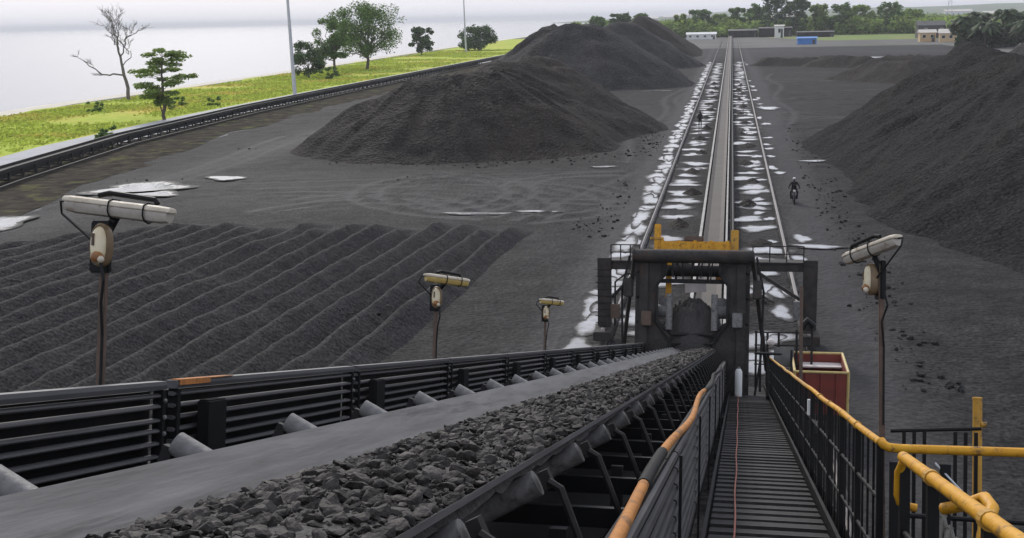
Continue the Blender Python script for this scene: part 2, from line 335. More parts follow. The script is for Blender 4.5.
# coal yard: heightfield with tyre arcs, coarser away from the camera
def seg_d(X, Y, ax, ay, bx, by):
    t = np.clip(((X - ax) * (bx - ax) + (Y - ay) * (by - ay)) / max(1e-6, (bx - ax) ** 2 + (by - ay) ** 2), 0, 1)
    return np.hypot(X - ax - t * (bx - ax), Y - ay - t * (by - ay)), t
xs = np.arange(-62, 75, .45); yl = [14.]
while yl[-1] < 460: yl.append(yl[-1] + (.4 if yl[-1] < 120 else .4 + (yl[-1] - 120) * .012))
X, Y = np.meshgrid(xs, np.array(yl))
rail_zone = np.clip((np.abs(X + .8) - 6.0) / 2.5, 0, 1)
h = fbm(X * .18, Y * .18, 3, 3) * .18 + fbm(X * .55, Y * .45, 5, 4) * .24 * np.clip(.35 + fbm(X * .05, Y * .05, 8, 2), .1, 1)
wet = np.zeros_like(X)
for cx, cy, r, a0, a1 in [(-22, 76, 9, -.3, 2.6), (-20, 78, 12, -.2, 2.2), (-24, 74, 6.5, .2, 2.9), (-16, 82, 8, -1.2, 1.6), (-30, 70, 14, .3, 1.9), (-14, 88, 12, 2.6, 4.6), (-12, 72, 9, .2, 2.6), (-27, 84, 11, -.8, 1.4), (-9, 90, 6, 1.5, 4.2), (12, 140, 9, 1.5, 4), (16, 170, 14, 2, 4.4)]:
    for dr in (0, 2.0):
        rr = np.hypot(X - cx, Y - cy); an = np.arctan2(Y - cy, X - cx); an = np.where(an < a0, an + 2 * np.pi, an)
        k = np.exp(-((rr - r - dr) / .38) ** 2) * (an < a1); k2 = np.exp(-((np.abs(rr - r - dr) - .75) / .3) ** 2) * (an < a1)
        h += -.10 * k + .06 * k2; wet = np.maximum(wet, 1.0 * k)
for (ax, ay, bx, by) in [(-44, 40, -46, 130), (-46.5, 40, -49, 130), (-38, 88, -9, 95), (-40, 91, -10, 98), (-12, 74, -7.5, 104), (-7.6, 100, -7.2, 230), (-9.6, 104, -8.8, 230), (4.6, 40, 5.2, 260), (6.6, 120, 8, 260), (12, 150, 40, 190), (10, 135, 45, 165), (10, 200, 60, 215), (8, 230, 60, 240)]:
    d, t = seg_d(X + .9 * np.sin(Y * .11), Y + .8 * np.sin(X * .12), ax, ay, bx, by); k = np.exp(-(d / .42) ** 2); h += -.10 * k + .06 * np.exp(-((d - .8) / .35) ** 2); wet = np.maximum(wet, .8 * k)
# haul road beside the right rail and the wet lane on the left are compacted
wet = np.maximum(wet, .75 * np.exp(-((X - 4.9) / 1.5) ** 2)); wet = np.maximum(wet, .6 * np.exp(-((X + 45 + .02 * (Y - 60)) / 3.0) ** 2) * (fbm(X * .08, Y * .08, 21) > -.25))
wet = np.maximum(wet, .85 * np.exp(-((X + 6.6) / 1.0) ** 2)); wet = np.maximum(wet, .32 * np.exp(-((Y - 88) / 11.0) ** 4) * np.clip((-8 - X) / 3, 0, 1))
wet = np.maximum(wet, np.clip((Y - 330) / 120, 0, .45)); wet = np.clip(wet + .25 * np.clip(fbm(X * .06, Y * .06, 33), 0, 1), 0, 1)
h = h * rail_zone * np.clip((460 - Y) / 40, 0, 1) + .045
h = np.where(h < .03, .004 + .026 * np.exp(np.minimum(h, .03) - .03), h)
eg = np.clip((X - np.interp(Y, [p[1] for p in SP], [p[0] for p in SP]) - 6.5 + 1.2 * fbm(X * .2, Y * .2, 2, 3)) / 3.0, 0, 1); h = -.06 * (1 - eg) + h * eg
V = np.stack([X.ravel(), Y.ravel(), h.ravel()], 1)
struct(link('coal_yard', arr_mesh('coal_yard', V, gridq(len(xs), len(yl)), M_YARD, attr=('wet', wet))))

# ------------------------------------------------------------------ coal piles
def pile(name, segs, material, label, res=.55, seed=0, amp=.22, terr=None, group=None):
    """union of ridges (ax,ay,az,bx,by,bz,slope) with gullies and lumps"""
    x0 = min(min(s[0] - s[2] / s[6], s[3] - s[5] / s[6]) for s in segs) - 2; x1 = max(max(s[0] + s[2] / s[6], s[3] + s[5] / s[6]) for s in segs) + 2
    y0 = min(min(s[1] - s[2] / s[6], s[4] - s[5] / s[6]) for s in segs) - 2; y1 = max(max(s[1] + s[2] / s[6], s[4] + s[5] / s[6]) for s in segs) + 2
    gx = np.arange(x0, x1, res); gy = np.arange(y0, y1, res); X, Y = np.meshgrid(gx, gy)
    wx = X + fbm(X * .12, Y * .12, seed + 5, 3) * 1.4; wy = Y + fbm(X * .12, Y * .12, seed + 9, 3) * 1.4
    hh = np.full_like(X, -9.)
    for ax, ay, az, bx, by, bz, sl_ in segs:
        d, t = seg_d(wx, wy, ax, ay, bx, by); top = az + (bz - az) * t
        k = top - np.sqrt(d * d + .6) * sl_ + .4
        hh = np.logaddexp(hh * 2.2, k * 2.2) / 2.2
    ccx = np.mean([s_[0] for s_ in segs]); ccy = np.mean([s_[1] for s_ in segs]); an = np.arctan2(Y - ccy, X - ccx); rd = np.hypot(X - ccx, Y - ccy)
    hh += fbm(an * 11 + 60, rd * .10 + 5, seed + 3, 3) * .5 * np.clip(hh / 3, 0, 1) + .3 * np.clip(fbm(an * 5 + 40, rd * .25, seed + 4, 2) - .1, 0, 1)
    hh += fbm(X * .35, Y * .35, seed, 4) * amp * 1.3 + fbm(X * 1.3, Y * 1.3, seed + 2, 3) * amp * .55
    foot = np.clip(hh / 1.4, 0, 1); hh = np.where(hh < 1.4, np.maximum(hh, -.6) * (.75 + .25 * foot) , hh)
    q = gridq(len(gx), len(gy)); hv = hh.ravel(); q = q[(hv[q] > -.25).any(1)]
    used = np.unique(q); mp_ = np.zeros(len(hv), int); mp_[used] = np.arange(len(used))
    V = np.stack([X.ravel(), Y.ravel(), hv], 1)[used]
    cx, cy = V[:, 0].mean(), V[:, 1].mean(); V[:, 0] -= cx; V[:, 1] -= cy
    o = link(name, arr_mesh(name, V, mp_[q], material)); o.location = (cx, cy, 0)
    return tag(o, label, 'coal pile', group or 'coal stockpiles')
pile('coal_pile', [(-30, 115.5, 7.0, -23.5, 118, 7.5, .60), (-24.5, 124, 7.8, -21.5, 137, 8.3, .60), (-35, 116, 4.6, -30, 117, 6.6, .58), (-24, 118, 7.3, -24, 126, 7.8, .60)], M_PILE,
     'brownish black coal pile, nearest of those left of the tracks', res=.45, seed=1)
pile('coal_pile', [(-33, 222, 11.2, -26, 224, 11.4, .62), (-26, 226, 11.2, -26, 250, 10.5, .64)], M_PILE_G, 'tall grey coal cone behind the nearest pile left of the tracks', res=.7, seed=31)
pile('coal_pile', [(-28, 300, 11.0, -24.5, 302, 11.0, .64), (-25.5, 302, 11.0, -26, 330, 10.6, .66)], M_PILE_G, 'grey coal ridge just past the tall cone, second farthest on the left', res=1.0, seed=51)
pile('coal_pile', [(-28, 382, 12.6, -29, 440, 12.0, .66)], M_PILE, 'farthest coal heap on the left, below the tree tops', res=1.2, seed=71)
pile('coal_pile', [(21.2, 116, 9.6, 22.5, 104, 8.6, .66), (22.5, 104, 8.6, 25, 78, 9.5, .64), (25, 78, 9.4, 28, 66, 9.0, .60), (27, 90, 11.0, 40, 80, 10, .64)], M_PILE_R, 'huge black coal pile right of the haul track, nearest on that side', res=.45, seed=91)
pile('coal_pile', [(36.5, 150, 10.6, 52, 158, 10.2, .66)], M_PILE_G, 'dark coal hump just behind the huge right-hand pile at the picture edge', res=.8, seed=111)
pile('coal_pile', [(25, 235, 3.4, 32, 226, 3.8, .5)], M_PILE, 'low dark coal mound between the flat bank and the huge right pile', res=.8, seed=131)
for i, (a, b, hh_) in enumerate([((8, 302), (20, 297), 2.0), ((21, 292), (31, 284), 2.6), ((33, 279), (47, 272), 2.9)]):
    pile('coal_bank', [(a[0], a[1], hh_, b[0], b[1], hh_, .55)], M_PILE, ['low black coal bank in the far yard, nearest the tracks', 'low black coal bank in the far yard, middle one', 'low black coal bank in the far yard, nearest the tan huts'][i], res=.9, seed=151 + i * 9, amp=.3, group='low banks in the far yard')['category'] = 'coal bank'

# windrows (ploughed ridges) left of the machine
near = [(-43, 46), (-38.2, 45), (-34.6, 43), (-31, 41), (-27.4, 39.5), (-23.8, 38.5), (-20.2, 37.5), (-16.8, 37), (-13.6, 37.5)]
farp = [(-39, 66), (-35.6, 70), (-32.4, 72), (-29.2, 71.5), (-25.8, 71.5), (-22.4, 72), (-19.0, 71.8), (-15.6, 72.2), (-12.2, 71)]
NW = 18
lerp = lambda l_, t_: (np.interp(t_, range(9), [q[0] for q in l_]), np.interp(t_, range(9), [q[1] for q in l_]))
for i in range(NW):
    a, b = lerp(near, i * 8 / (NW - 1)), lerp(farp, i * 8 / (NW - 1))
    a = (a[0] - (b[0] - a[0]) * .45, a[1] - (b[1] - a[1]) * .45)
    dv = np.array([b[0] - a[0], b[1] - a[1]]); Ln = np.hypot(*dv); dv /= Ln; pv = np.array([dv[1], -dv[0]])
    u = np.linspace(-1.2, 1.2, 21); t = np.arange(0, Ln, .2); U, T = np.meshgrid(u, t)
    cx = a[0] + dv[0] * T + pv[0] * U; cy = a[1] + dv[1] * T + pv[1] * U
    us = U + fbm(T * .16, T * 0 + i * 5.3, 7, 3) * .04
    crest = .90 * np.clip(1.0 - np.abs(us + .10) / .96, -.2, 1); crest = np.where(crest > .84, .84 + (crest - .84) * .5, crest)
    endk = np.clip((Ln - T + fbm(U * .8, U * 0 + i, 3, 2) + .9 * math.sin(i * 2.3) - .9) / 4.0, 0, 1) ** .8
    z = crest * endk * (.95 + .16 * fbm(T * .2, U * .1 + i, 9, 2)) + fbm(cx * 1.5, cy * 1.5, 41, 4) * .07 * endk + .0
    o = link('coal_windrow', arr_mesh('coal_windrow', np.stack([cx.ravel(), cy.ravel(), z.ravel()], 1), gridq(len(u), len(t)), M_ROW))
    tag(o, 'long ridge of ploughed grey coal, %s from the machine side' % ORD[NW - 1 - i], 'coal ridge', 'ploughed coal ridges left of the machine')

# loose coal rubble
rb = np.random.default_rng(77); nR = 15000
ico = lump_base = None
bmr = bmesh.new(); bmesh.ops.create_icosphere(bmr, subdivisions=1, radius=1); iv = np.array([v.co[:] for v in bmr.verts]); itri = np.array([[v.index for v in f.verts] for f in bmr.faces]); bmr.free()
yR = 40 + 100 * rb.random(nR) ** 1.3; xR = -50 + 58 * rb.random(nR)
toe = np.minimum(np.abs(np.hypot((xR + 24) / 17, (yR - 120) / 18) - 1) * 14, np.abs(xR - 6.8) * 1.5)
kp = (np.abs(xR + .8) > 5.8) & ((toe < 2.5 * rb.random(nR)) | (vnoise(xR * .13, yR * .13, 61) > .8 + .2 * rb.random(nR)))
xR, yR = xR[kp], yR[kp]; nR = len(xR); sR = .035 + .10 * rb.random(nR) ** 3
sh = (1 + .3 * rb.normal(size=(nR, len(iv), 1)) * .5) * iv[None] * sR[:, None, None] * np.stack([1 + .4 * rb.random(nR), 1 + .4 * rb.random(nR), .6 + .3 * rb.random(nR)], 1)[:, None, :]
zR = np.where((xR < -12) & (yR < 72), .75, .09)
VR = (sh + np.stack([xR, yR, zR], 1)[:, None, :]).reshape(-1, 3); FRb = (itri[None] + (np.arange(nR) * len(iv))[:, None, None]).reshape(-1, 3)
tag(link('coal_rubble', arr_mesh('coal_rubble', VR, FRb, M_PILE_G, smooth=False)), 'loose coal rubble scattered over the yard and at the pile toes', 'coal', kind='stuff')

# ------------------------------------------------------------------ rails and puddles
RL, RR = -4.65, 3.0
for x, lb in ((RL, 'left steel rail on a wet concrete strip along the ground conveyor'), (RR, 'right steel rail between the ground conveyor and the haul track')):
    e = empty('rail_track', Matrix.Translation((x, 24, 0)), lb, 'rail', 'machine rails')
    prof = [(-.075, .16), (.075, .16), (.075, .175), (.015, .19), (.015, .26), (.036, .275), (.036, .31), (-.036, .31), (-.036, .275), (-.015, .26), (-.015, .19), (-.075, .175)]
    MB().extrude(prof, 0, 690).build('rail', M_RAIL, e)
    for k in range(46):
        MB().box(-.17, .17, k * 15, k * 15 + 14.94, 0, .158).build('concrete_beam', M_PLINTH, e)
def puddle_mat():
    m = bpy.data.materials.new('puddle_painted_glare'); m.use_nodes = True; n = m.node_tree.nodes; l = m.node_tree.links.new; p = n['Principled BSDF']
    g = n.new('ShaderNodeNewGeometry'); a = n.new('ShaderNodeAttribute'); a.attribute_name = 'edge'
    def nz(sc_, d=6):
        k_ = n.new('ShaderNodeTexNoise'); k_.inputs['Scale'].default_value = sc_; k_.inputs['Detail'].default_value = d; k_.inputs['Roughness'].default_value = .65; l(g.outputs['Position'], k_.inputs['Vector']); return k_.outputs['Fac']
    ad = n.new('ShaderNodeMath'); ad.operation = 'MULTIPLY_ADD'; l(nz(1.5, 3), ad.inputs[0]); ad.inputs[1].default_value = 1.3; l(a.outputs['Fac'], ad.inputs[2])
    ss = n.new('ShaderNodeMapRange'); ss.interpolation_type = 'SMOOTHSTEP'; l(ad.outputs[0], ss.inputs[0]); ss.inputs['From Min'].default_value = .82; ss.inputs['From Max'].default_value = 1.62
    c1 = n.new('ShaderNodeValToRGB'); c1.color_ramp.elements[0].position = .3; c1.color_ramp.elements[1].position = .68; c1.color_ramp.elements[0].color = (.13, .13, .135, 1); c1.color_ramp.elements[1].color = (.32, .32, .33, 1); l(nz(.5, 4), c1.inputs[0])  # pale greys paint the sky's reflection into the water colour
    mx_ = n.new('ShaderNodeMixRGB'); l(ss.outputs[0], mx_.inputs[0]); mx_.inputs[1].default_value = (.028, .027, .027, 1); l(c1.outputs[0], mx_.inputs[2]); l(mx_.outputs[0], p.inputs['Base Color'])
    rg = n.new('ShaderNodeMapRange'); l(ss.outputs[0], rg.inputs[0]); rg.inputs['To Min'].default_value = .7; rg.inputs['To Max'].default_value = .07; l(rg.outputs[0], p.inputs['Roughness'])
    sp = n.new('ShaderNodeMapRange'); l(ss.outputs[0], sp.inputs[0]); sp.inputs['To Min'].default_value = .1; sp.inputs['To Max'].default_value = .55; l(sp.outputs[0], p.inputs['Specular IOR Level'])
    return m
M_PUDDLE_GLARE = puddle_mat()
def blob(x, y, rx, ry, seed, n=32):
    vs = [(0, 0, 0)]; r0 = random.Random(seed); ph = [r0.uniform(0, 6.3) for _ in range(6)]; ed = [1.]; rx *= 1.25; ry *= 1.25
    for q, e_ in ((.55, .8), (1.0, 0.)):
        for k_ in range(n):
            a = 2 * math.pi * k_ / n; r = q * (1 + .2 * math.sin(2 * a + ph[0]) + .16 * math.sin(3 * a + ph[1]) + .1 * math.sin(5 * a + ph[2]))
            vs.append((math.cos(a) * rx * r, math.sin(a) * ry * r, 0)); ed.append(e_)
    fs = [(0, 1 + k_, 1 + (k_ + 1) % n) for k_ in range(n)] + [(1 + k_, 1 + n + k_, 1 + n + (k_ + 1) % n, 1 + (k_ + 1) % n) for k_ in range(n)]
    me = bpy.data.meshes.new('puddle'); me.from_pydata(vs, [], fs); me.update(); at = me.attributes.new('edge', 'FLOAT', 'POINT'); at.data.foreach_set('value', ed)
    o = struct(link('puddle', me, M_PUDDLE_GLARE)); o.location = (x, y, .062 + .0007 * (seed % 11)); return o
r1 = random.Random(4); k = 0
y = 33.
while y < 330:
    q = 1 + y / 230
    for (xa, xb, pr, lo, hi) in ((-5.75, -5.3, 1.0, .4, .65), (-5.6, -5.2, .6, .3, .45), (-3.6, -2.8, .92, .7, 1.1), (.9, 2.1, .92, .7, 1.1), (1.8, 2.5, .5, .3, .5), (3.4, 4.1, .3 if y > 85 else .05, .3, .5)):
        if r1.random() < pr:
            k += 1; blob(r1.uniform(xa, xb), y + r1.uniform(-.9, .9) * q, r1.uniform(lo, hi), r1.uniform(.4, 1.0 if xa > -5 else 2.1) * q, k)
    y += r1.uniform(1.8, 2.8) * q
for (x, y, rx, ry) in [(4.7, 65.7, 1.2, .55), (-45.5, 87, 3.4, 2.6), (-43, 84, 2.2, 1.0), (-41, 93, 1.6, 1.0), (-16, 76, 2.0, .45), (-12.5, 77, 1.2, .4), (-10.5, 101, .9, .5), (-47, 70, 1.6, 3.0), (5, 165, 1.6, 2.2), (55, 320, 8, 6), (38, 345, 6, 4), (-15, 206, 4, 1.2), (7, 105, 1.2, .5)]:
    k += 1; blob(x, y, rx, ry, k).location.z = .1 if x > -40 else .16
# spilled coal beside the conveyor
sp_n = {}
for i in range(30):
    y = 48 + i * 6.3 + r1.uniform(-2, 2); x = [-3.0, 1.2, -2.6, 1.7][i % 4]; u = np.linspace(-1, 1, 13)
    U, T = np.meshgrid(u, u); sx, sy = r1.uniform(.5, .9), r1.uniform(.8, 1.8)
    z = r1.uniform(.25, .5) * (1 - np.sqrt(U ** 2 + T ** 2)) + fbm(U * 3 + i * 9, T * 3, 77, 3) * .04
    o = link('coal_spill', arr_mesh('coal_spill', np.stack([(U * sx).ravel(), (T * sy).ravel(), z.ravel()], 1), gridq(13, 13), M_PILE)); o.location = (x, y, .06)
    sp_n[x < -.8] = sp_n.get(x < -.8, -1) + 1; tag(o, 'small heap of spilled coal %s of the ground conveyor, %s from the gantry' % ('left' if x < -.8 else 'right', ORD[min(19, sp_n[x < -.8])]), 'coal heap', 'coal spills along the ground conveyor')

# ------------------------------------------------------------------ ground conveyor
GX = -.78
e = empty('ground_conveyor', Matrix.Translation((GX, 41, 0)), 'long straight ground conveyor running between the two rails to the far trees', 'conveyor')
y0, y1 = 0, 660
MB().extrude([(-.52, 1.06), (-.3, .93), (.3, .93), (.52, 1.06), (.52, 1.045), (.3, .91), (-.3, .91), (-.52, 1.045)], y0, y1).build('belt', M_GBELT, e)
MB().extrude([(-.5, .42), (.5, .42), (.5, .43), (-.5, .43)], y0, y1).build('return_belt', M_GBELT, e)
for sx in (-1, 1):
    a, b = (sx * .62, sx * .76) if sx < 0 else (sx * .62, sx * .72)
    a, b = min(a, b), max(a, b)
    MB().extrude([(a, .98), (b, .98), (b, 1.1), (a, 1.1)], y0, y1).build('stringer', M_STRING, e)
leg_me = None
for k in range(110):
    yk = 1 + k * 3.0 if k < 60 else 181 + (k - 60) * 9.5
    if leg_me is None:
        m_ = MB()
        for sx in (-1, 1): m_.box(sx * .69 - .05, sx * .69 + .05, -.05, .05, 0, .98)
        m_.box(-.7, .7, -.04, .04, .3, .36); leg_me = m_.mesh('leg_frame', M_STEEL)
        rl_me = MB().tube([(-.55, 0, .99), (-.31, 0, .86)], .06, 8).tube([(-.3, 0, .85), (.3, 0, .85)], .06, 8).tube([(.31, 0, .86), (.55, 0, .99)], .06, 8).mesh('idler', M_STEEL)
    o = link('leg_frame', leg_me, None, e); o.location = (0, yk, 0)
    if k < 60:
        o = link('idler', rl_me, None, e); o.location = (0, yk, 0)
MB().tube([(1.02, y0, .75), (1.02, y1, .75)], .07, 8).build('pipe', M_STEEL, e)
MB().extrude([(.86, .5), (1.0, .5), (1.0, .53), (.86, .53)], y0, y1).build('cable_tray', M_STEEL, e)

# ------------------------------------------------------------------ shore conveyor
e = empty('shore_conveyor', Matrix.Translation((spx(60), 60, 0)), 'long low black conveyor on short legs along the grass verge', 'conveyor')
B = (spx(60), 60, 0); yy = [30 + 6 * i for i in range(70)]
for nm, o_, z, wd, ht, mm in (('belt', 0, 1.12, .5, .03, M_RUBBER), ('stringer', -.75, 1.2, .07, .16, M_STEEL), ('stringer', .75, 1.2, .07, .16, M_STEEL), ('return_belt', 0, .62, .5, .03, M_RUBBER), ('shade_plate', .62, .9, .03, .3, M_BLACK), ('pipe', 1.5, .25, .09, .09, M_STEEL)):  # the black plate is added for the shade below the belt
    m_ = MB(B); vs = []; fs = []
    for y in yy:
        x = spx(y) + o_; vs += [(x - wd, y, z - ht), (x + wd, y, z - ht), (x + wd, y, z + ht), (x - wd, y, z + ht)]
    for i in range(len(yy) - 1):
        for q in range(4): fs.append((i * 4 + q, i * 4 + (q + 1) % 4, i * 4 + 4 + (q + 1) % 4, i * 4 + 4 + q))
    fs += [(0, 3, 2, 1), tuple(len(vs) - 4 + q for q in range(4))]
    m_.add(vs, fs); m_.build(nm, mm, e)
m_ = MB()
for sx in (-1, 1): m_.box(sx * .75 - .07, sx * .75 + .07, -.07, .07, 0, 1.05)
m_.box(-.75, .75, -.05, .05, .3, .4); lm = m_.mesh('leg_frame', M_PLINTH)
for i in range(105):
    y = 45 + 2.8 * i; o = link('leg_frame', lm, None, e); o.location = (spx(y) - B[0], y - B[1], 0)

# ================================================================== INCLINED MACHINE
HB = .42            # belt edge below the eye
LW = -1.65          # walkway plane below the eye
# ---- inclined conveyor
b0 = (-1.18, 1, LW); DE = 46.
e = fthing('inclined_conveyor', b0, 'broad grey rubber conveyor belt running down the incline beside the walkway', 'conveyor')
XL, XR = -1.68, -.665
xsb = [XL, -1.53, -1.38, -1.32, -1.03, -.97, -.82, XR]; hsb = [-HB, -.515, -.605, -.625, -.625, -.605, -.515, -HB]
ds = [-2 + .5 * i for i in range(int((DE + 2) / .5) + 1)]
def bendz(d): return max(0, d - 36) ** 2 * .012
vs = []; fs = []; n = len(xsb)
for d in ds:
    sag = .0
    vs += [(x, d, z + sag + bendz(d)) for x, z in zip(xsb, hsb)]
nb = len(vs)
vs += [(v[0], v[1], v[2] - .02) for v in vs]
for i in range(len(ds) - 1):
    for q in range(n - 1):
        a = i * n + q; fs += [(a, a + 1, a + n + 1, a + n), (nb + a, nb + a + n, nb + a + n + 1, nb + a + 1)]
    for q in (0, n - 1): a = i * n + q; fs.append((a, a + n, nb + a + n, nb + a))
MB(b0).add(vs, fs).build('belt', M_BELT, e, smooth=True)
MB(b0).box(-1.72, -.64, -2, DE - 8, -1.02, -1.0).build('return_belt', M_RUBBER, e)
for x0 in (-2.06, -.44):
    MB(b0).box(x0, x0 + .09, -2, DE - 2, -.92, -.70).build('stringer', M_BLACK, e)
MB(b0).box(-2.05, -.36, -2, DE - 4, -1.62, -1.58).build('deck_plate', M_BLACK, e)
def idl():
    r = {}
    r['lw'] = MB().tube([(-1.36, 0, -.68), (-1.88, 0, -.42)], .043, 14).mesh('wing_roller', M_GREY, smooth=True)
    r['c'] = MB().tube([(-1.35, 0, -.705), (-1.01, 0, -.705)], .058, 10).mesh('centre_roller', M_GREY, smooth=True)
    r['rw'] = MB().tube([(-1.0, 0, -.70), (-.63, 0, -.49)], .043, 12).mesh('wing_roller', M_GREY, smooth=True)
    m = MB(); m.bar((-.615, 0, -.485), (-.585, 0, -.47), .05, .06)
    m.tube([(-.59, -.03, -.48), (-.55, -.035, -.50), (-.50, -.04, -.62), (-.46, -.04, -.72)], .013, 6)
    r['br'] = m.mesh('bracket', M_ARM)
    m = MB(); m.bar((-1.90, 0, -.43), (-2.0, 0, -.72), .04, .04); r['bl'] = m.mesh('bracket', M_STEEL)
    m = MB(); m.bar((-2.0, .09, -.76), (-.4, .09, -.76), .06, .08); r['cb'] = m.mesh('cross_bar', M_BLACK)
    return r
IM = idl()
for k in range(-1, 38):
    d = .74 + 1.03 * k
    for key, nm in (('lw', 'wing_roller'), ('c', 'centre_roller'), ('rw', 'wing_roller'), ('br', 'bracket'), ('bl', 'bracket'), ('cb', 'cross_bar')):
        o = link(nm, IM[key], None, e); o.location = (0 - b0[0], d - b0[1], -b0[2] + bendz(d))
# dark plate added as shade under right belt edge; lower frames in gap
MB(b0).box(-.405, -.39, -2, DE - 4, -1.5, -.93).build('shade_plate', M_BLACK, e)
for k in range(14):
    d = 2.2 + 2.06 * k
    MB(b0).bar((-.62, d, -.70), (-.62, d, -1.55), .06, .06).bar((-.62, d, -1.2), (-.42, d, -1.2), .05, .05).build('hanger', M_STEEL, e)
# coal bed on the belt
def hc(x): return np.interp(x, [-1.50, -1.42, -1.2, -1.02, -.8, -.72, -.69], [-.54, -.515, -.455, -.42, -.42, -.435, -.45])
u = np.linspace(-1.50, -.69, 22); t = np.arange(-1.5, 38, .09); U, T = np.meshgrid(u, t)
z = hc(U) + fbm(U * 7, T * 7, 15, 3) * .022 + np.vectorize(bendz)(T); z[:, 0] -= .04; z[:, -1] -= .03
edge = fbm(T * 1.1, T * 0 + 2, 18, 3) * .05; U2 = U + edge * np.clip((-.9 - U) / .6, 0, 1)
o = link('coal_bed', arr_mesh('coal_bed', np.stack([U2.ravel() - b0[0], T.ravel() - b0[1], z.ravel() - b0[2]], 1), gridq(len(u), len(t)), M_BED)); o.matrix_world = FR @ Matrix.Translation(b0)
tag(o, 'fine black coal lying under the lumps on the inclined belt', 'coal', kind='stuff')
# lumps
def lump_mesh(i, sub):
    bm = bmesh.new(); bmesh.ops.create_icosphere(bm, subdivisions=sub, radius=1); rr = random.Random(i)
    sc3 = (1, rr.uniform(.65, 1.0), rr.uniform(.4, .7))
    pl = [(Vector((rr.gauss(0, 1), rr.gauss(0, 1), rr.gauss(0, 1))).normalized(), rr.uniform(.42, .8)) for _ in range(11)]
    for v in bm.verts:
        p = v.co.copy()
        for nn, dd in pl:
            k = p.dot(nn) - dd
            if k > 0: p -= nn * k
        p *= 1 + rr.uniform(-.06, .06); v.co = Vector((p.x * sc3[0], p.y * sc3[1], p.z * sc3[2])) * 1.25
    me = bpy.data.meshes.new('coal_lump'); bm.to_mesh(me); bm.free(); me.materials.append(M_LUMP); return me
LM = [lump_mesh(i, 2) for i in range(12)]
cand = []
rl = random.Random(8)
for i in range(60000):
    d = 1.6 + 36 * rl.random() ** 2.0
    x = rl.uniform(-1.46, -.70) + (.04 * rl.gauss(0, 1) if rl.random() < .2 else 0)
    if x < -1.45: continue
    if x > -.695: continue
    s = min(.026, max(.0042, rl.lognormvariate(math.log(.0074), .56))) * (1 + d * .05)
    if x < -1.47: s = min(s, .007)
    cand.append((s / d if d > 2.2 else s / (d + 3), x, d, s))
# thin out: keep an even cover
grid = {}; keep = []
cand.sort(reverse=True, key=lambda q: q[3])
for c_ in cand:
    _, x, d, s = c_
    key = (int(x / .04), int(d / .04)); ok = True
    for ix in (-2, -1, 0, 1, 2):
        for iy in (-2, -1, 0, 1, 2):
            for (x2, d2, s2) in grid.get((key[0] + ix, key[1] + iy), ()):
                if (x - x2) ** 2 + (d - d2) ** 2 < ((s + s2) * .72) ** 2: ok = False; break
            if not ok: break
        if not ok: break
    if ok: grid.setdefault(key, []).append((x, d, s)); keep.append(c_)
keep.sort(reverse=True)
SV = []; SQ = []; nv = 0
bv, bf = None, None
def lump_arr(i):
    me = lump_mesh(i + 50, 1); v = np.array([q.co[:] for q in me.vertices]); f = np.array([q.vertices[:] for q in me.polygons]); bpy.data.meshes.remove(me); return v, f
LA = [lump_arr(i) for i in range(8)]
for i, (_, x, d, s) in enumerate(keep):
    z = (float(hc(x)) + s * .35 if x > -1.44 else float(np.interp(x, [-1.68, -1.53, -1.38], [-HB, -.515, -.605])) + s * .1) + bendz(d)
    rot = Matrix.Rotation(rl.uniform(0, 6.28), 4, 'Z') @ Matrix.Rotation(rl.uniform(-.7, .7), 4, 'X') @ Matrix.Rotation(rl.uniform(-.7, .7), 4, 'Y')
    if i < 300:
        o = link('coal_lump', LM[i % 12]); o.matrix_world = FR @ Matrix.Translation((x, d, z)) @ rot @ Matrix.Scale(s, 4)
        tag(o, 'angular grey coal lump among the larger ones riding on the near belt', 'coal lump', 'larger coal lumps on the near part of the belt')
    else:
        v, f = LA[i % 8]; rm = np.array(rot.to_3x3()); SV.append((v * s) @ rm.T + np.array((x, d, z)) - np.array(b0)); SQ.append(f + nv); nv += len(v)
o = link('coal_lumps', arr_mesh('coal_lumps', np.concatenate(SV), np.concatenate(SQ), M_LUMP, smooth=False)); o.matrix_world = FR @ Matrix.Translation(b0)
tag(o, 'small coal lumps covering the inclined belt between the larger ones', 'coal', kind='stuff')

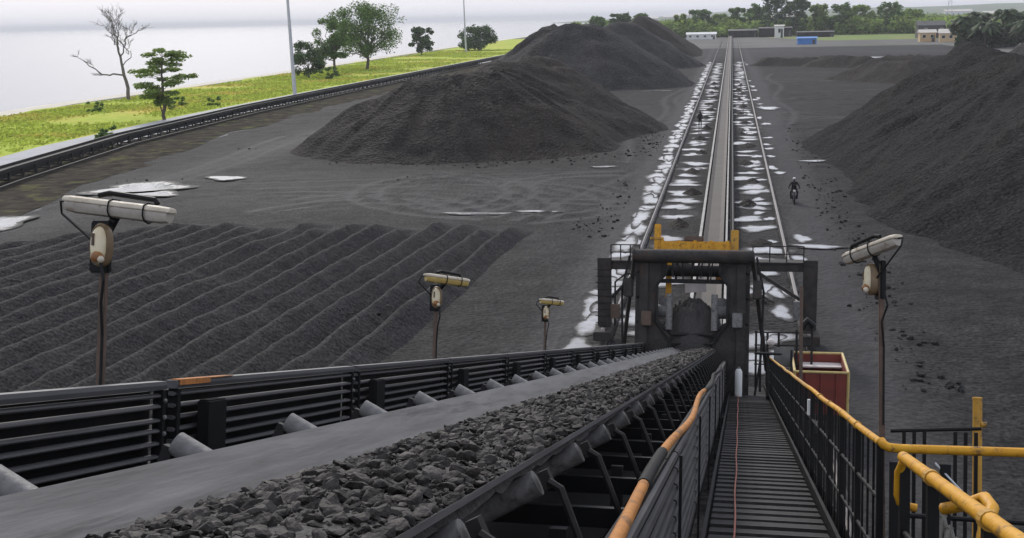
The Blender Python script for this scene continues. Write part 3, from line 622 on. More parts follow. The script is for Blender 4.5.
# ---- left slatted guard panels
PX = -2.63; PT = -.285; PITCH = 2.75
slat_me = MB().extrude([(-.014, -.009), (.014, -.011), (.022, -.004), (.020, .004), (.006, .009), (-.014, .009)], 0, 1).mesh('slat', M_SLAT)
top_me = MB().extrude([(-.03, -.02), (.028, -.02), (.032, .0), (.028, .018), (-.03, .018)], 0, 1).mesh('top_rail', M_SLAT)
for k in range(-1, 13):
    d0 = 5.28 - PITCH + k * PITCH; d1 = d0 + PITCH - .10
    if k < 0: lb = 'black slatted guard panel cut off at the left edge of the picture'
    lb = 'black slatted guard panel left of the belt, %s from the near end' % ORD[k + 1]
    if k == 1: lb = 'black slatted guard panel with orange rust along its top edge, left of the belt'
    base = (PX, d0, -1.0); e = fthing('guard_panel', base, lb, 'guard panel', 'slatted guard panels left of the belt')
    for q in range(11):
        z = PT - .062 - q * .056
        o = link('slat', slat_me, None, e); o.location = (0, .0, z - base[2]); o.scale = (1, d1 - d0, 1); o.rotation_euler = (rl.uniform(-.002, .002), 0, 0)
    o = link('top_rail', top_me, None, e); o.location = (0, 0, PT - .018 - base[2]); o.scale = (1, d1 - d0, 1)
    MB(base).box(PX - .085, PX - .06, d0, d1, -1.0, PT - .05).build('back_plate', M_BLACK, e)
    for dd in (d0 + .015, d1 - .035):
        MB(base).box(PX - .02, PX + .03, dd, dd + .03, -1.0, PT - .04).build('end_bar', M_BLACK, e)
    for q in range(6):
        z = PT - .09 - q * .075
        MB(base).sphere((PX + .034, d1 - .02, z), .012, 6, 4).build('bolt', M_GREY, e)
    # upright bracket at the start of the panel
    MB(base).box(PX + .04, PX + .10, d0 + .20, d0 + .42, -1.0, PT - .10).build('bracket', M_BLACK, e, bevel=.008)
    MB(base).box(PX - .13, PX - .088, d0 - .09, d0 - .03, -1.4, PT - .02).build('post', M_STEEL, e)
    if k == 1:
        MB(base).box(PX - .015, PX + .037, d0 + .02, d0 + .62, PT + .001, PT + .005).box(PX + .033, PX + .037, d0 + .02, d0 + .35, PT - .022, PT + .001).build('rust_strip', M_RUSTO, e)

# ---- slatted panel left of the walkway with orange hose
QX = -.345
for k in range(9):
    d0 = .3 + k * 3.2; d1 = d0 + 3.14
    base = (QX, d0, LW); e = fthing('guard_panel', base, 'ribbed grey guard panel between belt and walkway, %s from the near end' % ORD[k], 'guard panel', 'ribbed panels between belt and walkway')
    for q in range(9):
        z = -.67 - q * .088; o = MB(base).tube([(QX + .003 * math.sin(d0 + q), d0, z), (QX + .003 * math.sin(d0 + q + 1.5), (d0 + d1) / 2, z - .006), (QX + .003 * math.sin(d1 + q), d1, z)], .025, 8).build('rib', M_RIB, e, smooth=True)
    MB(base).box(QX - .05, QX - .034, d0, d1, -1.5, -.69).build('back_plate', M_BLACK, e)
    MB(base).box(QX + .034, QX + .05, d1 - .045, d1 - .005, LW, -.66).build('post', M_BLACK, e)
    pass
hp = [(QX - .02 + .018 * math.sin(i * .38), .6 + i * .4, -.622 + .016 * math.sin(i * .45 + 1)) for i in range(58)]
b_ = (QX, .6, -.66); e = fthing('hose', b_, 'orange hose lying along the top of the ribbed panel by the walkway', 'hose')
def hoseseg(a, b, m, nm, r): MB(b_).tube(hp[a:b], r, 10).build(nm, m, e, smooth=True)
hoseseg(0, 12, M_ORANGE, 'hose_length', .024); hoseseg(11, 15, M_RUBBER, 'black_wrap', .029); hoseseg(14, 33, M_ORANGE, 'hose_length', .024); hoseseg(32, 58, M_RUBBER, 'black_wrap', .027)

# ---- walkway
WX0, WX1 = -.27, .80; WE = 39.5
base = (.26, -2, LW); e = fthing('walkway', base, 'dark steel walkway of cross treads sloping down between the two railings', 'walkway')
pl_me = MB().box(WX0 + .04, WX1 - .04, 0, .30, -.035, 0).mesh('tread', M_STEEL, bevel=.006)
lip_me = MB().box(WX0 + .04, WX1 - .04, -.012, .0, -.04, .014).mesh('nosing', mat('worn_nosing', (.06, .057, .054), (.03, .028, .027), rough=.45, scale=12, rnd=.2))
for k in range(108):
    d = -1.9 + k * .38
    o = link('tread', pl_me, None, e); o.location = (-base[0], d - base[1], -base[2] + LW + rl.uniform(-.004, .004)); o.rotation_euler = (rl.uniform(-.012, .012), 0, 0)
    if k < 85: q = link('nosing', lip_me, None, o)
for x in (WX0, WX1 - .03): MB(base).box(x, x + .03, -2, WE, LW - .12, LW + .09).build('side_channel', M_BLACK, e)
MB(base).box(WX0 + .06, WX1 - .06, -2, WE - 1, LW - .2, LW - .19).build('under_tray', M_BLACK, e)
b_ = (.0, 2, LW); o = MB(b_).tube([(-.02 + .006 * math.sin(i * 1.3), 2 + i * .8, LW + .04 + .02 * math.sin(i * 2.1) ** 2) for i in range(44)], .009, 6).build('pull_cord', M_CORD); o.matrix_world = FR @ Matrix.Translation(b_)
tag(o, 'thin red cord running along the middle of the walkway treads', 'cord')

# ---- right railing (far stretch)
HRX = .83; HRZ = -.615; G0 = 7.45
def rail_line(ds_, jig=.0): return [(HRX + jig * math.sin(d * 1.9), d, HRZ + jig * .8 * math.sin(d * 1.3 + 1)) for d in ds_]
base = (HRX, G0, LW); e = fthing('railing', base, 'long black railing with worn yellow top rail on the right of the walkway', 'railing')
MB(base).tube(rail_line([G0 + .55 * i for i in range(15)], .005), .024, 10).build('top_rail', M_YELLOW, e, smooth=True)
MB(base).tube(rail_line([G0 + 7.7 + .8 * i for i in range(32)], .006), .024, 8).build('top_rail', M_YELDIRT, e, smooth=True)
for z in (-.95, -1.28): MB(base).tube([(HRX, G0, z), (HRX, WE, z)], .014, 8).build('mid_rail', M_BLACK, e)
pm = MB().box(-.02, .02, -.022, .022, 0, HRZ - LW).mesh('post', M_BLACK); bm_ = MB().box(-.007, .007, -.009, .009, .06, HRZ - LW - .01).mesh('baluster', M_BLACK)
for k in range(24):
    d = G0 + .02 + k * 1.35
    o = link('post', pm, None, e); o.location = (0, d - G0, 0)
    for q in range(1, 4):
        o = link('baluster', bm_, None, e); o.location = (0, d - G0 + q * 1.35 / 4, 0)
MB(base).box(HRX + .016, HRX + .022, G0, WE, LW + .0, LW + .14).build('toe_board', M_BLACK, e)
MB(base).box(HRX - .03, HRX + .005, 14.6, 14.75, -.92, -.74).build('tag_plate', M_WHITEB, e)
for d in (G0 + 1.38, G0 + 2.72, G0 + 4.08, G0 + 5.42): MB(base).tube([(HRX + .005 * math.sin(d * 1.9), d - .03, HRZ), (HRX + .005 * math.sin(d * 1.9), d + .03, HRZ)], .031, 10).build('rail_clamp', M_YELDIRT, e)
# near stretch of the same handrail, with U end
NE = 6.6
base = (HRX, NE, LW); e = fthing('railing', base, 'near yellow handrail with a looped drop end beside the rope coil', 'railing')
MB(base).tube([(HRX + .02, NE - .9 * i, HRZ + .002 * i) for i in range(10)], [.030] * 10, 12).build('top_rail', M_YELLOW, e, smooth=True)
MB(base).tube([(HRX + .01, NE - .08, HRZ - .02), (HRX - .005, NE - .02, HRZ - .08), (HRX - .005, NE, HRZ - .20), (HRX + .005, NE, HRZ - .235), (HRX + .04, NE, HRZ - .255), (HRX + .09, NE, HRZ - .262)], .022, 10).build('end_loop', M_YELLOW, e, smooth=True)
MB(base).tube([(HRX + .03, NE - 1.2, HRZ - .10), (HRX + .10, NE - 1.28, HRZ - .07), (HRX + .16, NE - 1.4, HRZ - .02), (HRX + .16, NE - 1.55, HRZ - .04), (HRX + .10, NE - 1.7, HRZ - .12), (HRX + .06, NE - 1.75, HRZ - .3)], .026, 10).build('side_loop', M_YELLOW, e, smooth=True)
for dd in (NE - .02, NE - .95, NE - 2.2, NE - 3.6): MB(base).box(HRX + .0, HRX + .05, dd - .03, dd + .03, LW, HRZ - .02).build('post', M_BLACK, e)
for z in (-1.0, -1.3): MB(base).tube([(HRX + .025, NE, z), (HRX + .025, NE - 7, z)], .014, 8).build('mid_rail', M_BLACK, e)
for d in (NE - .95, NE - 2.2): MB(base).tube([(HRX + .02, d - .035, HRZ + .002), (HRX + .02, d + .035, HRZ + .002)], .037, 12).build('rail_clamp', M_YELDIRT, e)
# ---- side landing
LZ = LW - .02
base = (1.9, 6.2, LZ); e = fthing('side_landing', base, 'side landing with black bars and a level yellow rail at the right edge', 'platform')
for q in range(9): MB(base).box(.86 + q * .30, 1.145 + q * .30, 4.6, 7.4, LZ - .04, LZ - .005 * (q % 2)).build('plank', M_STEEL, e)
MB(base).tube([(HRX, G0 - .02, HRZ + .012), (HRX + .012, G0 - .05, HRZ - .008), (HRX + .04, G0 - .06, HRZ - .022), (HRX + .12, G0 - .06, HRZ - .026), (2.1, G0 - .06, HRZ - .012), (3.5, G0 - .06, HRZ - .002)], .027, 12).build('top_rail', M_YELLOW, e, smooth=True)
for x in (.9, 1.18, 1.75, 2.4, 3.1): MB(base).box(x - .028, x + .028, G0 - .13, G0 - .08, LZ, HRZ - .10).build('post', M_BLACK, e)
for z in (-1.02, -1.3): MB(base).tube([(.88, G0 - .1, z), (3.5, G0 - .12, z - .03)], .015, 8).build('mid_rail', M_BLACK, e)
for x in (1.0, 1.06, 1.12, 1.3, 1.36, 1.42): MB(base).box(x - .01, x + .01, G0 + .28, G0 + .30, LZ, HRZ + .06).build('bar', M_BLACK, e)
MB(base).tube([(.92, G0 + .29, HRZ + .05), (1.45, G0 + .29, HRZ + .085)], .012, 6).build('bar_cap', M_BLACK, e)
MB(base).tube([(1.13, G0 - .07, HRZ - .1), (1.32, G0 - .3, -.93)], .006, 6).build('stay_wire', M_POLE, e)
base = (1.70, 9.2, LZ - .4); o = MB(base).tube([(1.70, 9.2, LZ - .4), (1.70, 9.22, -.42)], .033, 10).tube([(1.70, 9.22, -.42), (1.70, 9.22, -.405)], .037, 10).tube([(1.72, 9.2, -.60), (1.76, 9.2, -.60)], .02, 8).build('yellow_post', M_YELDIRT, smooth=True); o.matrix_world = FR @ Matrix.Translation(base)
tag(o, 'upright worn yellow post behind the level rail at the right edge', 'post')
base = (1.02, 6.0, -1.5)
e = fthing('rope_coil', base, 'grey rope hanging in loops below the near yellow handrail', 'rope')
for q in range(7):
    x = .93 + q * .026; a = .06 + .012 * q
    MB(base).tube([(x + a * .5 * math.sin(t_ * math.pi * 2) + .02 * t_, 6.05 - q * .03 + .05 * math.cos(t_ * 6.28), -.78 - .05 * q - .8 * (1 - math.cos(t_ * math.pi * 2)) / 2) for t_ in [i / 20 for i in range(21)]], .014, 8).build('loop', M_ROPE, e, smooth=True)

# ---- lamps
def lamp(base, ht, lean, label, tube_c, tube_dir, tube_len, flip=1, yellow=False, scale=.93, face=0):
    """post with a bulkhead lamp on a plate and a tube light on top; base in frame coordinates"""
    e = fthing('work_lamp', base, label, 'lamp', 'work lamps on posts along the machine')
    B = Vector(base); top = B + Vector(lean) + Vector((0, 0, ht)); s = scale
    MB(B).bar(B, top - Vector((0, 0, .10)), .036 * s, .036 * s, (0, 1, 0)).build('post', M_RUST, e, bevel=.004)
    pc = top + Vector((0, -.035, -.22 * s))
    MB(B).box(pc.x - .055 * s, pc.x + .05 * s, pc.y - .005, pc.y + .03, pc.z - .13 * s, pc.z + .13 * s).build('back_plate', M_BLACK, e, bevel=.006)
    lc = pc + Vector((.025 * s * flip, -.04, .0))
    # oval bulkhead: rim, glass, amber bulb
    def oval(y, rx, rz): return [(lc.x + rx * math.cos(2 * math.pi * i / 24), y, lc.z + (rz if math.sin(2 * math.pi * i / 24) > 0 else rz * .9) * math.copysign(abs(math.sin(2 * math.pi * i / 24)) ** .75, math.sin(2 * math.pi * i / 24))) for i in range(24)]
    prof = [(lc.y + .035, .050 * s, .110 * s), (lc.y - .005, .055 * s, .115 * s), (lc.y - .02, .048 * s, .106 * s), (lc.y - .018, .042 * s, .098 * s)]
    vs = []; fs = []
    for y_, a, b in prof: vs += oval(y_, a, b)
    for j in range(3): fs += [(j * 24 + i, j * 24 + (i + 1) % 24, j * 24 + 24 + (i + 1) % 24, j * 24 + 24 + i) for i in range(24)]
    rim = MB(B).add(vs, fs)  .build('bulkhead_rim', mat('brass_rim', (.22, .15, .08), (.11, .075, .045), (.05, .035, .025), rough=.5, scale=12, dirt=.55), e, smooth=True)
    vs = oval(lc.y - .014, .043 * s, .099 * s) + oval(lc.y - .034, .034 * s, .086 * s) + oval(lc.y - .044, .018 * s, .05 * s); fs = [(j * 24 + i, j * 24 + (i + 1) % 24, j * 24 + 24 + (i + 1) % 24, j * 24 + 24 + i) for j in range(2) for i in range(24)] + [tuple(range(48, 72))]
    MB(B).add(vs, fs).build('glass', M_GLASSC, rim, smooth=True)
    MB(B).sphere(lc + Vector((.004, -.035, -.055 * s)), .034 * s, 12, 8, (1, .8, .85)).build('bulb_cap', M_BULB, rim, smooth=True)
    MB(B).sphere(lc + Vector((.032 * s, -.045, -.068 * s)), .018 * s, 10, 6).build('cable_gland', M_CREAM, rim, smooth=True)
    MB(B).box(lc.x - .02 * s, lc.x - .008 * s, lc.y - .05, lc.y - .043, lc.z - .0 * s, lc.z + .06 * s).build('guard_bar', M_RUST, rim)
    if face:
        for o_ in e.children:
            if o_.name.split('.')[0] in ('back_plate', 'bulkhead_rim'): o_.rotation_euler = (0, 0, face)
    # tube light
    tc_ = top + Vector(tube_c); td = Vector(tube_dir).normalized(); x = td; zz = Vector((0, 0, 1)); yv = zz.cross(x).normalized(); zz = x.cross(yv)
    m = Matrix((x, yv, zz)).transposed().to_4x4(); m.translation = tc_; ln = tube_len
    hp_ = [(-.048, .0), (-.046, .018), (-.03, .028), (.03, .028), (.046, .018), (.048, .0)]
    def loft(prof_, x0, x1, tap):
        vs = []; fs = []; n = len(prof_)
        for xx, k in ((x0, tap), (x0 + .05, 1), (x1 - .05, 1), (x1, tap)): vs += [m @ Vector((xx, a * k, b * (.5 + .5 * k))) for a, b in prof_]
        for j in range(3): fs += [(j * n + i, j * n + (i + 1) % n, j * n + n + (i + 1) % n, j * n + n + i) for i in range(n)]
        fs += [tuple(range(n)), tuple(range(3 * n, 4 * n))]
        return vs, fs
    t = MB(B).add(*loft(hp_, -ln / 2, ln / 2, .7)).build('tube_housing', M_CREAM, e, bevel=.004)
    dp = [(.042, -.002), (.042, -.022), (.028, -.044), (0, -.052), (-.028, -.044), (-.042, -.022), (-.042, -.002)]
    MB(B).add(*loft(dp, -ln / 2 + .015, ln / 2 - .012, .75)).build('diffuser', M_DIFFY if yellow else M_DIFF, t, smooth=True)
    for xx in (-.02, ln * .29):
        mb = MB(B); mb.tube([m @ Vector((xx, a, b)) for a, b in [(.051, .0), (.049, -.025), (.031, -.049), (0, -.058), (-.031, -.049), (-.049, -.025), (-.051, .0), (-.048, .021), (-.03, .032), (.03, .032), (.048, .021), (.051, .0)]], .004, 6); mb.build('clip', M_BLACK, t)
    mb = MB(B); mb.tube([m @ Vector(q) for q in [(-ln * .22, .02, .045), (-ln * .12, .02, .062), (ln * .12, .02, .058), (ln * .3, .02, .055), (ln * .33, .02, .036)]], .013, 8); mb.build('mount_rod', M_BLACK, t)
    MB(B).tube([lc + Vector((.03 * s, -.04, -.08 * s)), lc + Vector((.05, -.05, -.16)), lc + Vector((.02, -.01, -.26)), top + Vector((.02, -.02, -.62)), top + Vector((.022, -.02, -1.1))], .007, 6).build('cable', M_RUBBER, e)
    MB(B).tube([m @ Vector((-ln / 2 + .01, 0, 0)), m @ Vector((-ln / 2 - .03, 0, -.005)), m @ Vector((-ln / 2 - .04, .03, -.06)), top + Vector((-.03, .0, -.2))], .006, 6).build('cable', M_RUBBER, e)
    mb = MB(B); mb.bar(top - Vector((0, 0, .16)), tc_ + Vector((0, .02, -.0)), .03, .03); mb.build('arm', M_BLACK, e)
    return e
lamp((-2.91, 5.15, -1.0), 1.535, (-.02, 0, 0), 'large cream tube lamp on a rusty post above the near guard panels', (.085, -.04, -.02), (1, -.15, -.11), .60)
lamp((-2.76, 10.75, -1.0), 1.47, (0, 0, 0), 'yellowed tube lamp on a dark post, middle of the three left of the belt', (.12, -.1, -.03), (.75, .7, -.08), .46, yellow=True)
lamp((-2.76, 17.1, -1.0), 1.44, (0, 0, 0), 'smallest and farthest tube lamp left of the belt', (.10, -.1, -.03), (.7, .75, -.05), .42, yellow=True)
lamp((.885, 7.75, LW), 2.22, (-.03, 0, 0), 'tube lamp pointing along the walkway on a tall post by the right railing', (-.06, -.02, -.01), (-.55, .80, -.20), .50, flip=-1, yellow=False, face=-1.25)

# ---- gantry over the rails
GY = 45.
base = (-.8, GY, 0); e = empty('portal_gantry', Matrix.Translation(base), 'dark steel portal frame straddling both rails at the foot of the incline', 'gantry')
ZT = 3.40
for x in (RL, RR):
    MB(base).box(x - .22, x + .22, GY - .3, GY + .3, .85, ZT).box(x - .26, x + .26, GY - .35, GY - .30, .85, ZT + .12).build('column', M_GANTRY, e, bevel=.02)
    MB(base).box(x - .34, x + .34, GY - 1.3, GY + 1.3, .5, .85).build('bogie_frame', M_GANTRY, e, bevel=.03)
    for dy in (-.9, .9):
        wv = MB(base).tube([(x - .08, GY + dy, .62), (x + .08, GY + dy, .62)], .31, 20).build('wheel', M_RAIL, e); MB(base).tube([(x - .30, GY + dy, .62), (x + .30, GY + dy, .62)], .08, 10).build('axle', M_STEEL, wv)
for x0, x1 in ((RL + .22, -2.95), (.55, RR - .22)):
    MB(base).box(x0, x1, GY - .22, GY + .22, ZT - .34, ZT - .02).build('cross_beam', M_GANTRY, e, bevel=.02)
    MB(base).box(x0, x1, GY - .30, GY + .30, ZT - .02, ZT + .03).build('beam_flange', M_GANTRY, e)
for x0, x1 in ((RL + .25, -3.3), (.9, RR - .25)):
    MB(base).bar((x0 if x0 < 0 else x1, GY, 1.9), (x1 if x0 < 0 else x0, GY, ZT - .3), .12, .12).build('knee_brace', M_GANTRY, e)
    for k_ in range(4): MB(base).tube([(x0 + (x1 - x0) * k_ / 3, GY - .2, ZT + .03), (x0 + (x1 - x0) * k_ / 3, GY - .2, ZT + .62)], .025, 6).build('guard_post', M_STEEL, e)
    for zz in (ZT + .33, ZT + .62): MB(base).tube([(x0, GY - .2, zz), (x1, GY - .2, zz)], .022, 6).build('guard_rail', M_STEEL, e)
for k_ in range(9): MB(base).tube([(RL - .34, GY - .36, 1.0 + k_ * .26), (RL + .30, GY - .36, 1.0 + k_ * .26)], .016, 6).build('rung', M_STEEL, e)
MB(base).tube([(RL + .4, GY - .36, .9), (RL + .42, GY - .36, 2.6), (RL + .8, GY - .3, ZT - .5), (-3.0, GY - .3, ZT - .42)], .04, 6).build('cable', M_RUBBER, e)
MB(base).box(RR - .6, RR - .25, GY - .55, GY - .36, 1.3, 2.0).build('switch_box', M_GREY, e, bevel=.02)
MB(base).box(RL + .25, RL + .6, GY - .5, GY - .36, 1.2, 1.75).build('switch_box', M_RUST, e, bevel=.02)
# ---- throat frame: pipe beam, cheek plates with an eight-sided opening
TD = 34.; base = (-1.12, TD, -2.3)
e = fthing('throat_frame', base, 'dark plate frame with a pipe beam around the belt below the yellow box', 'frame')
cx = -1.33; zt = 2.15; zb = -.42
MB(base).tube([(cx - 1.62, TD - .3, zt), (cx + 1.62, TD - .3, zt)], .19, 16).build('pipe_beam', M_GANTRY, e, smooth=True)
for sx in (-1, 1):
    MB(base).tube([(cx + sx * 1.62, TD - .3, zt), (cx + sx * 1.66, TD - .3, zt)], .23, 16).build('end_flange', M_GANTRY, e)
    prof = [(cx + sx * 1.58, zt - .02), (cx + sx * 1.58, -2.3), (cx + sx * .95, -2.3), (cx + sx * .55, -.62), (cx + sx * .62, -.18), (cx + sx * .98, .30), (cx + sx * .98, 1.35), (cx + sx * .72, 1.72), (cx + sx * .72, zt - .02)]
    prof = prof if sx < 0 else prof[::-1]
    MB(base).extrude(prof, TD - .16, TD + .05).build('cheek_plate', M_GANTRY, e)
    rim_ = [(cx + sx * .55, -.62), (cx + sx * .62, -.18), (cx + sx * .98, .30), (cx + sx * .98, 1.35), (cx + sx * .72, 1.72)]
    MB(base).tube([(a, TD - .18, b) for a, b in rim_], .05, 6).build('opening_rim', M_STEEL, e)
    MB(base).box(cx + sx * 1.35 - .12, cx + sx * 1.35 + .12, TD - .24, TD - .162, -2.3, zt - .2).build('stiffener', M_GANTRY, e)
for sx in (-1, 1): MB(base).tube([(cx + sx * .98, TD + .25, .62), (cx + sx * .58, TD + .25, .62)], .19, 14).build('gear_motor', M_GREY, e, smooth=True)
MB(base).bar((cx - .25, TD + .9, 1.32), (cx + .35, TD + .9, 1.36), .05, .3).build('pale_cover', M_PALEBOARD, e, bevel=.01)
for k_ in range(3): MB(base).bar((cx - .5 + .45 * k_, TD + .5, 1.5), (cx - .45 + .45 * k_, TD + .5, zt), .06, .06).build('hanger', M_STEEL, e)
MB(base).bar((cx - .95, TD + .3, 1.48), (cx + .95, TD + .3, 1.48), .1, .12).build('cross_bar', M_STEEL, e)
for k_ in range(7):
    xx = cx - .85 + k_ * .28; MB(base).tube([(xx, TD - .22, zt - .1), (xx + .05 * math.sin(k_), TD - .25, zt - .5 - .1 * (k_ % 3)), (xx + .15 * math.cos(k_ * 2), TD - .2, zt - .25)], .018, 5).build('cable_loop', M_RUBBER, e)
for sx in (-1, 1):
    for k_ in range(6): MB(base).sphere((cx + sx * 1.52, TD - .165, -1.8 + k_ * .7), .045, 6, 4).build('bolt', M_STEEL, e)
    MB(base).bar((cx + sx * 1.5, TD - .2, -.4), (cx + sx * .75, TD - .2, -1.9), .1, .08).build('brace', M_GANTRY, e)
    MB(base).box(cx + sx * 1.25 - .14, cx + sx * 1.25 + .14, TD - .42, TD - .245, .2, .6).build('junction_box', M_GREY if sx > 0 else M_RUST, e, bevel=.02)
for k_ in range(3): MB(base).tube([(cx - .95, TD - .05 + .02 * k_, .28 - .28 * k_), (cx - .55, TD - .22, -.02 - .26 * k_), (cx + .55, TD - .22, -.02 - .26 * k_), (cx + .95, TD - .05 + .02 * k_, .28 - .28 * k_)], .04 if k_ else .06, 8).build('guide_bar', M_STEEL, e)
for sx in (-1, 1): MB(base).tube([(cx + sx * .62, TD - .25, .1), (cx + sx * .62, TD - .25, 1.1)], .09, 12).build('guide_roller', M_GREY, e, smooth=True)
MB(base).tube([(cx - 1.1, TD + .45, 1.78), (cx + 1.1, TD + .45, 1.78)], .16, 14).build('snub_pulley', M_RUBBER, e, smooth=True)
for sx in (-1, 1):
    MB(base).box(cx + sx * .78 - .16, cx + sx * .78 + .16, TD + .2, TD + .5, .78, 1.02).build('bearing_block', M_GREY, e, bevel=.03)
    MB(base).box(cx + sx * 1.78 - .12, cx + sx * 1.78 + .12, TD - .5, TD + .1, 1.0, 1.5).build('cabinet', M_GANTRY, e, bevel=.02)
    MB(base).tube([(cx + sx * 1.75, TD - .3, zt), (cx + sx * 1.95, TD - .3, 1.2), (cx + sx * 1.9, TD - .3, -.6), (cx + sx * 1.7, TD - .3, -2.0)], .035, 6).build('cable', M_RUBBER, e)
    MB(base).bar((cx + sx * 1.62, TD - .1, zt + .15), (cx + sx * 2.1, TD + 1.5, -1.0), .1, .1).build('stay', M_GANTRY, e)
# coal hump in the opening
ar = [i / 17 * 2 - 1 for i in range(18)]; U, T = np.meshgrid(np.linspace(-1, 1, 60), np.linspace(-1, 1, 60)); rr_ = np.sqrt(U ** 2 + T ** 2)
z = 2.0 * np.sqrt(np.clip(1 - rr_ ** 3.4, 0, 1)) * .82 + fbm(U * 4, T * 4, 55, 4, .6) * .34 * np.clip(1.02 - rr_, 0, .4) / .4 - .25
V = np.stack([(U * .92).ravel(), (T * 1.1).ravel(), z.ravel()], 1); Q = gridq(60, 60); Q = Q[(rr_.ravel()[Q] < 1.02).all(1)]
b_ = (cx + .02, TD + .75, -.52); o = link('coal_hump', arr_mesh('coal_hump', V, Q, M_BED, smooth=False)); o.matrix_world = FR @ Matrix.Translation(b_)
tag(o, 'round black hump of coal filling the opening of the plate frame', 'coal heap')
# yellow box above the beam
b_ = (cx, TD + 1.0, zt); e = fthing('yellow_girder', b_, 'bright yellow box beam standing above the pipe beam at the incline foot', 'girder')
MB(b_).box(cx - .98, cx + 1.02, TD + .8, TD + 1.15, zt + .04, zt + .50).build('box_beam', M_YELLOW, e, bevel=.02)
MB(b_).box(cx - .9, cx + .95, TD + 1.5, TD + 1.8, zt + .22, zt + .56).build('rear_beam', M_YELDIRT, e, bevel=.02)
for k_ in range(4): MB(b_).box(cx - .7 + .45 * k_, cx - .58 + .45 * k_, TD + 1.15, TD + 1.5, zt + .26, zt + .36).build('tie', M_YELLOW, e)
MB(b_).box(cx - .30, cx + .25, TD + .85, TD + 1.1, zt + .50, zt + .66).build('motor_box', M_RUST, e, bevel=.03)
for k_ in range(5): MB(b_).box(cx - .95 + .46 * k_, cx - .86 + .46 * k_, TD + .76, TD + .799, zt + .02, zt + .53).build('stiffener', M_YELLOW, e)
MB(b_).box(cx - 1.16, cx - .98, TD + .85, TD + 1.1, zt - .5, zt + 1.0).build('upright', M_YELLOW, e, bevel=.015)
MB(b_).box(cx - 1.28, cx - .9, TD + .82, TD + 1.1, zt + .55, zt + .62).build('cap_plate', M_YELDIRT, e)
MB(b_).box(cx + 1.02, cx + 1.25, TD + .85, TD + 1.1, zt - .5, zt + .85).build('upright', M_YELDIRT, e, bevel=.015)
MB(b_).box(cx - .78, cx - .62, TD + .5, TD + .6, .9, zt).build('strut', M_YELLOW, e)
MB(b_).box(cx + .62, cx + 1.2, TD + .5, TD + .6, zt - .62, zt - .40).build('lower_plate', M_ORANGE, e)

# ---- small landing at the bottom right with posts, box, hand wheel
b_ = (1.1, 37, -1.9); e = fthing('foot_platform', b_, 'cluttered little platform of thin posts and a grey box by the walkway foot', 'platform')
MB(b_).box(.35, 2.3, 36, 39.5, -1.9, -1.8).build('deck', M_STEEL, e)
for x, d, zz in ((.5, 38.6, .95), (.85, 38.6, .9), (1.2, 38.8, .9), (1.75, 38.8, 1.0), (2.2, 38.6, 1.3), (1.5, 36.4, .4), (.6, 36.2, .3)):
    MB(b_).box(x - .035, x + .035, d - .035, d + .035, -1.8, zz - .8).build('post', M_STEEL, e)
for zz in (-.9, -.3, .1): MB(b_).tube([(.45, 38.6, zz), (2.2, 38.6, zz + .02)], .025, 6).build('rail', M_STEEL, e)
MB(b_).box(1.05, 1.65, 38.2, 38.5, -.95, -.35).build('control_box', mat('grey_green_box', (.16, .165, .15), (.1, .1, .095), rough=.6, scale=3), e, bevel=.02)
MB(b_).tube([(1.85, 38.3, .25), (2.05, 38.3, .5), (2.25, 38.3, .30)], .12, 8).build('cable_loop', M_BLACK, e)
MB(b_).sphere((.95, 38.2, -.2), .12, 10, 6).build('beacon', M_PALEBOARD, e)
b_ = (.9, 31.8, LW); e = fthing('hand_wheel', b_, 'black hand wheel on a short stem beyond the yellow top rail', 'hand wheel')
MB(b_).tube([(.72 + .32 * math.cos(i / 20 * 2 * math.pi), 31.8 + .32 * math.sin(i / 20 * 2 * math.pi), -.46) for i in range(21)], .035, 8).build('rim', M_BLACK, e, smooth=True)
for i in range(3):
    a = i * 2.09; MB(b_).bar((.72, 31.8, -.46), (.72 + .3 * math.cos(a), 31.8 + .3 * math.sin(a), -.46), .04, .03).build('spoke', M_BLACK, e)
MB(b_).tube([(.72, 31.8, LW), (.72, 31.8, -.44)], .04, 8).build('stem', M_STEEL, e)
b_ = (1.62, 31., -3.2); o = MB(b_).bar((1.53, 31, -3.2), (1.50, 31, 1.25), .085, .085, (0, 1, 0)).build('thin_post', M_RUST, bevel=.006); o.matrix_world = FR @ Matrix.Translation(b_)
tag(o, 'tall thin rusty post standing in front of the red skip', 'post')
b_ = (-.02, 33.0, LW); e = fthing('white_drum', b_, 'small white upright canister at the far left of the walkway', 'canister')
MB(b_).tube([(-.02, 33, LW), (-.02, 33, LW + .66), (-.02, 33, LW + .74)], [.10, .10, .06], 14).build('body', M_WHITEB, e, smooth=True)
MB(b_).tube([(-.02, 33, LW + .74), (-.02, 33, LW + .8)], .04, 8).build('cap', M_GREY, e)
# ---- red skip bogie on the right rail
SYK = 36.2; x0, x1 = 2.0, 3.55; z0, z1 = .72, 2.0
b_ = (2.75, SYK, 0); e = empty('red_bogie_skip', Matrix.Translation(b_), 'open red steel skip with yellow tubular rim beside the walkway', 'skip')
for nm, bx in (('side_panel', (x0, x0 + .05, SYK - .9, SYK + 1.2, z0, z1)), ('side_panel', (x1 - .05, x1, SYK - .9, SYK + 1.2, z0, z1)), ('end_panel', (x0 + .05, x1 - .05, SYK - .9, SYK - .85, z0, z1)), ('end_panel', (x0 + .05, x1 - .05, SYK + 1.15, SYK + 1.2, z0, z1)), ('floor_plate', (x0 + .05, x1 - .05, SYK - .85, SYK + 1.15, z0, z0 + .05))):
    MB(b_).box(*bx).build(nm, M_RED, e)
cr = [(x0, SYK - .9), (x1, SYK - .9), (x1, SYK + 1.2), (x0, SYK + 1.2)]
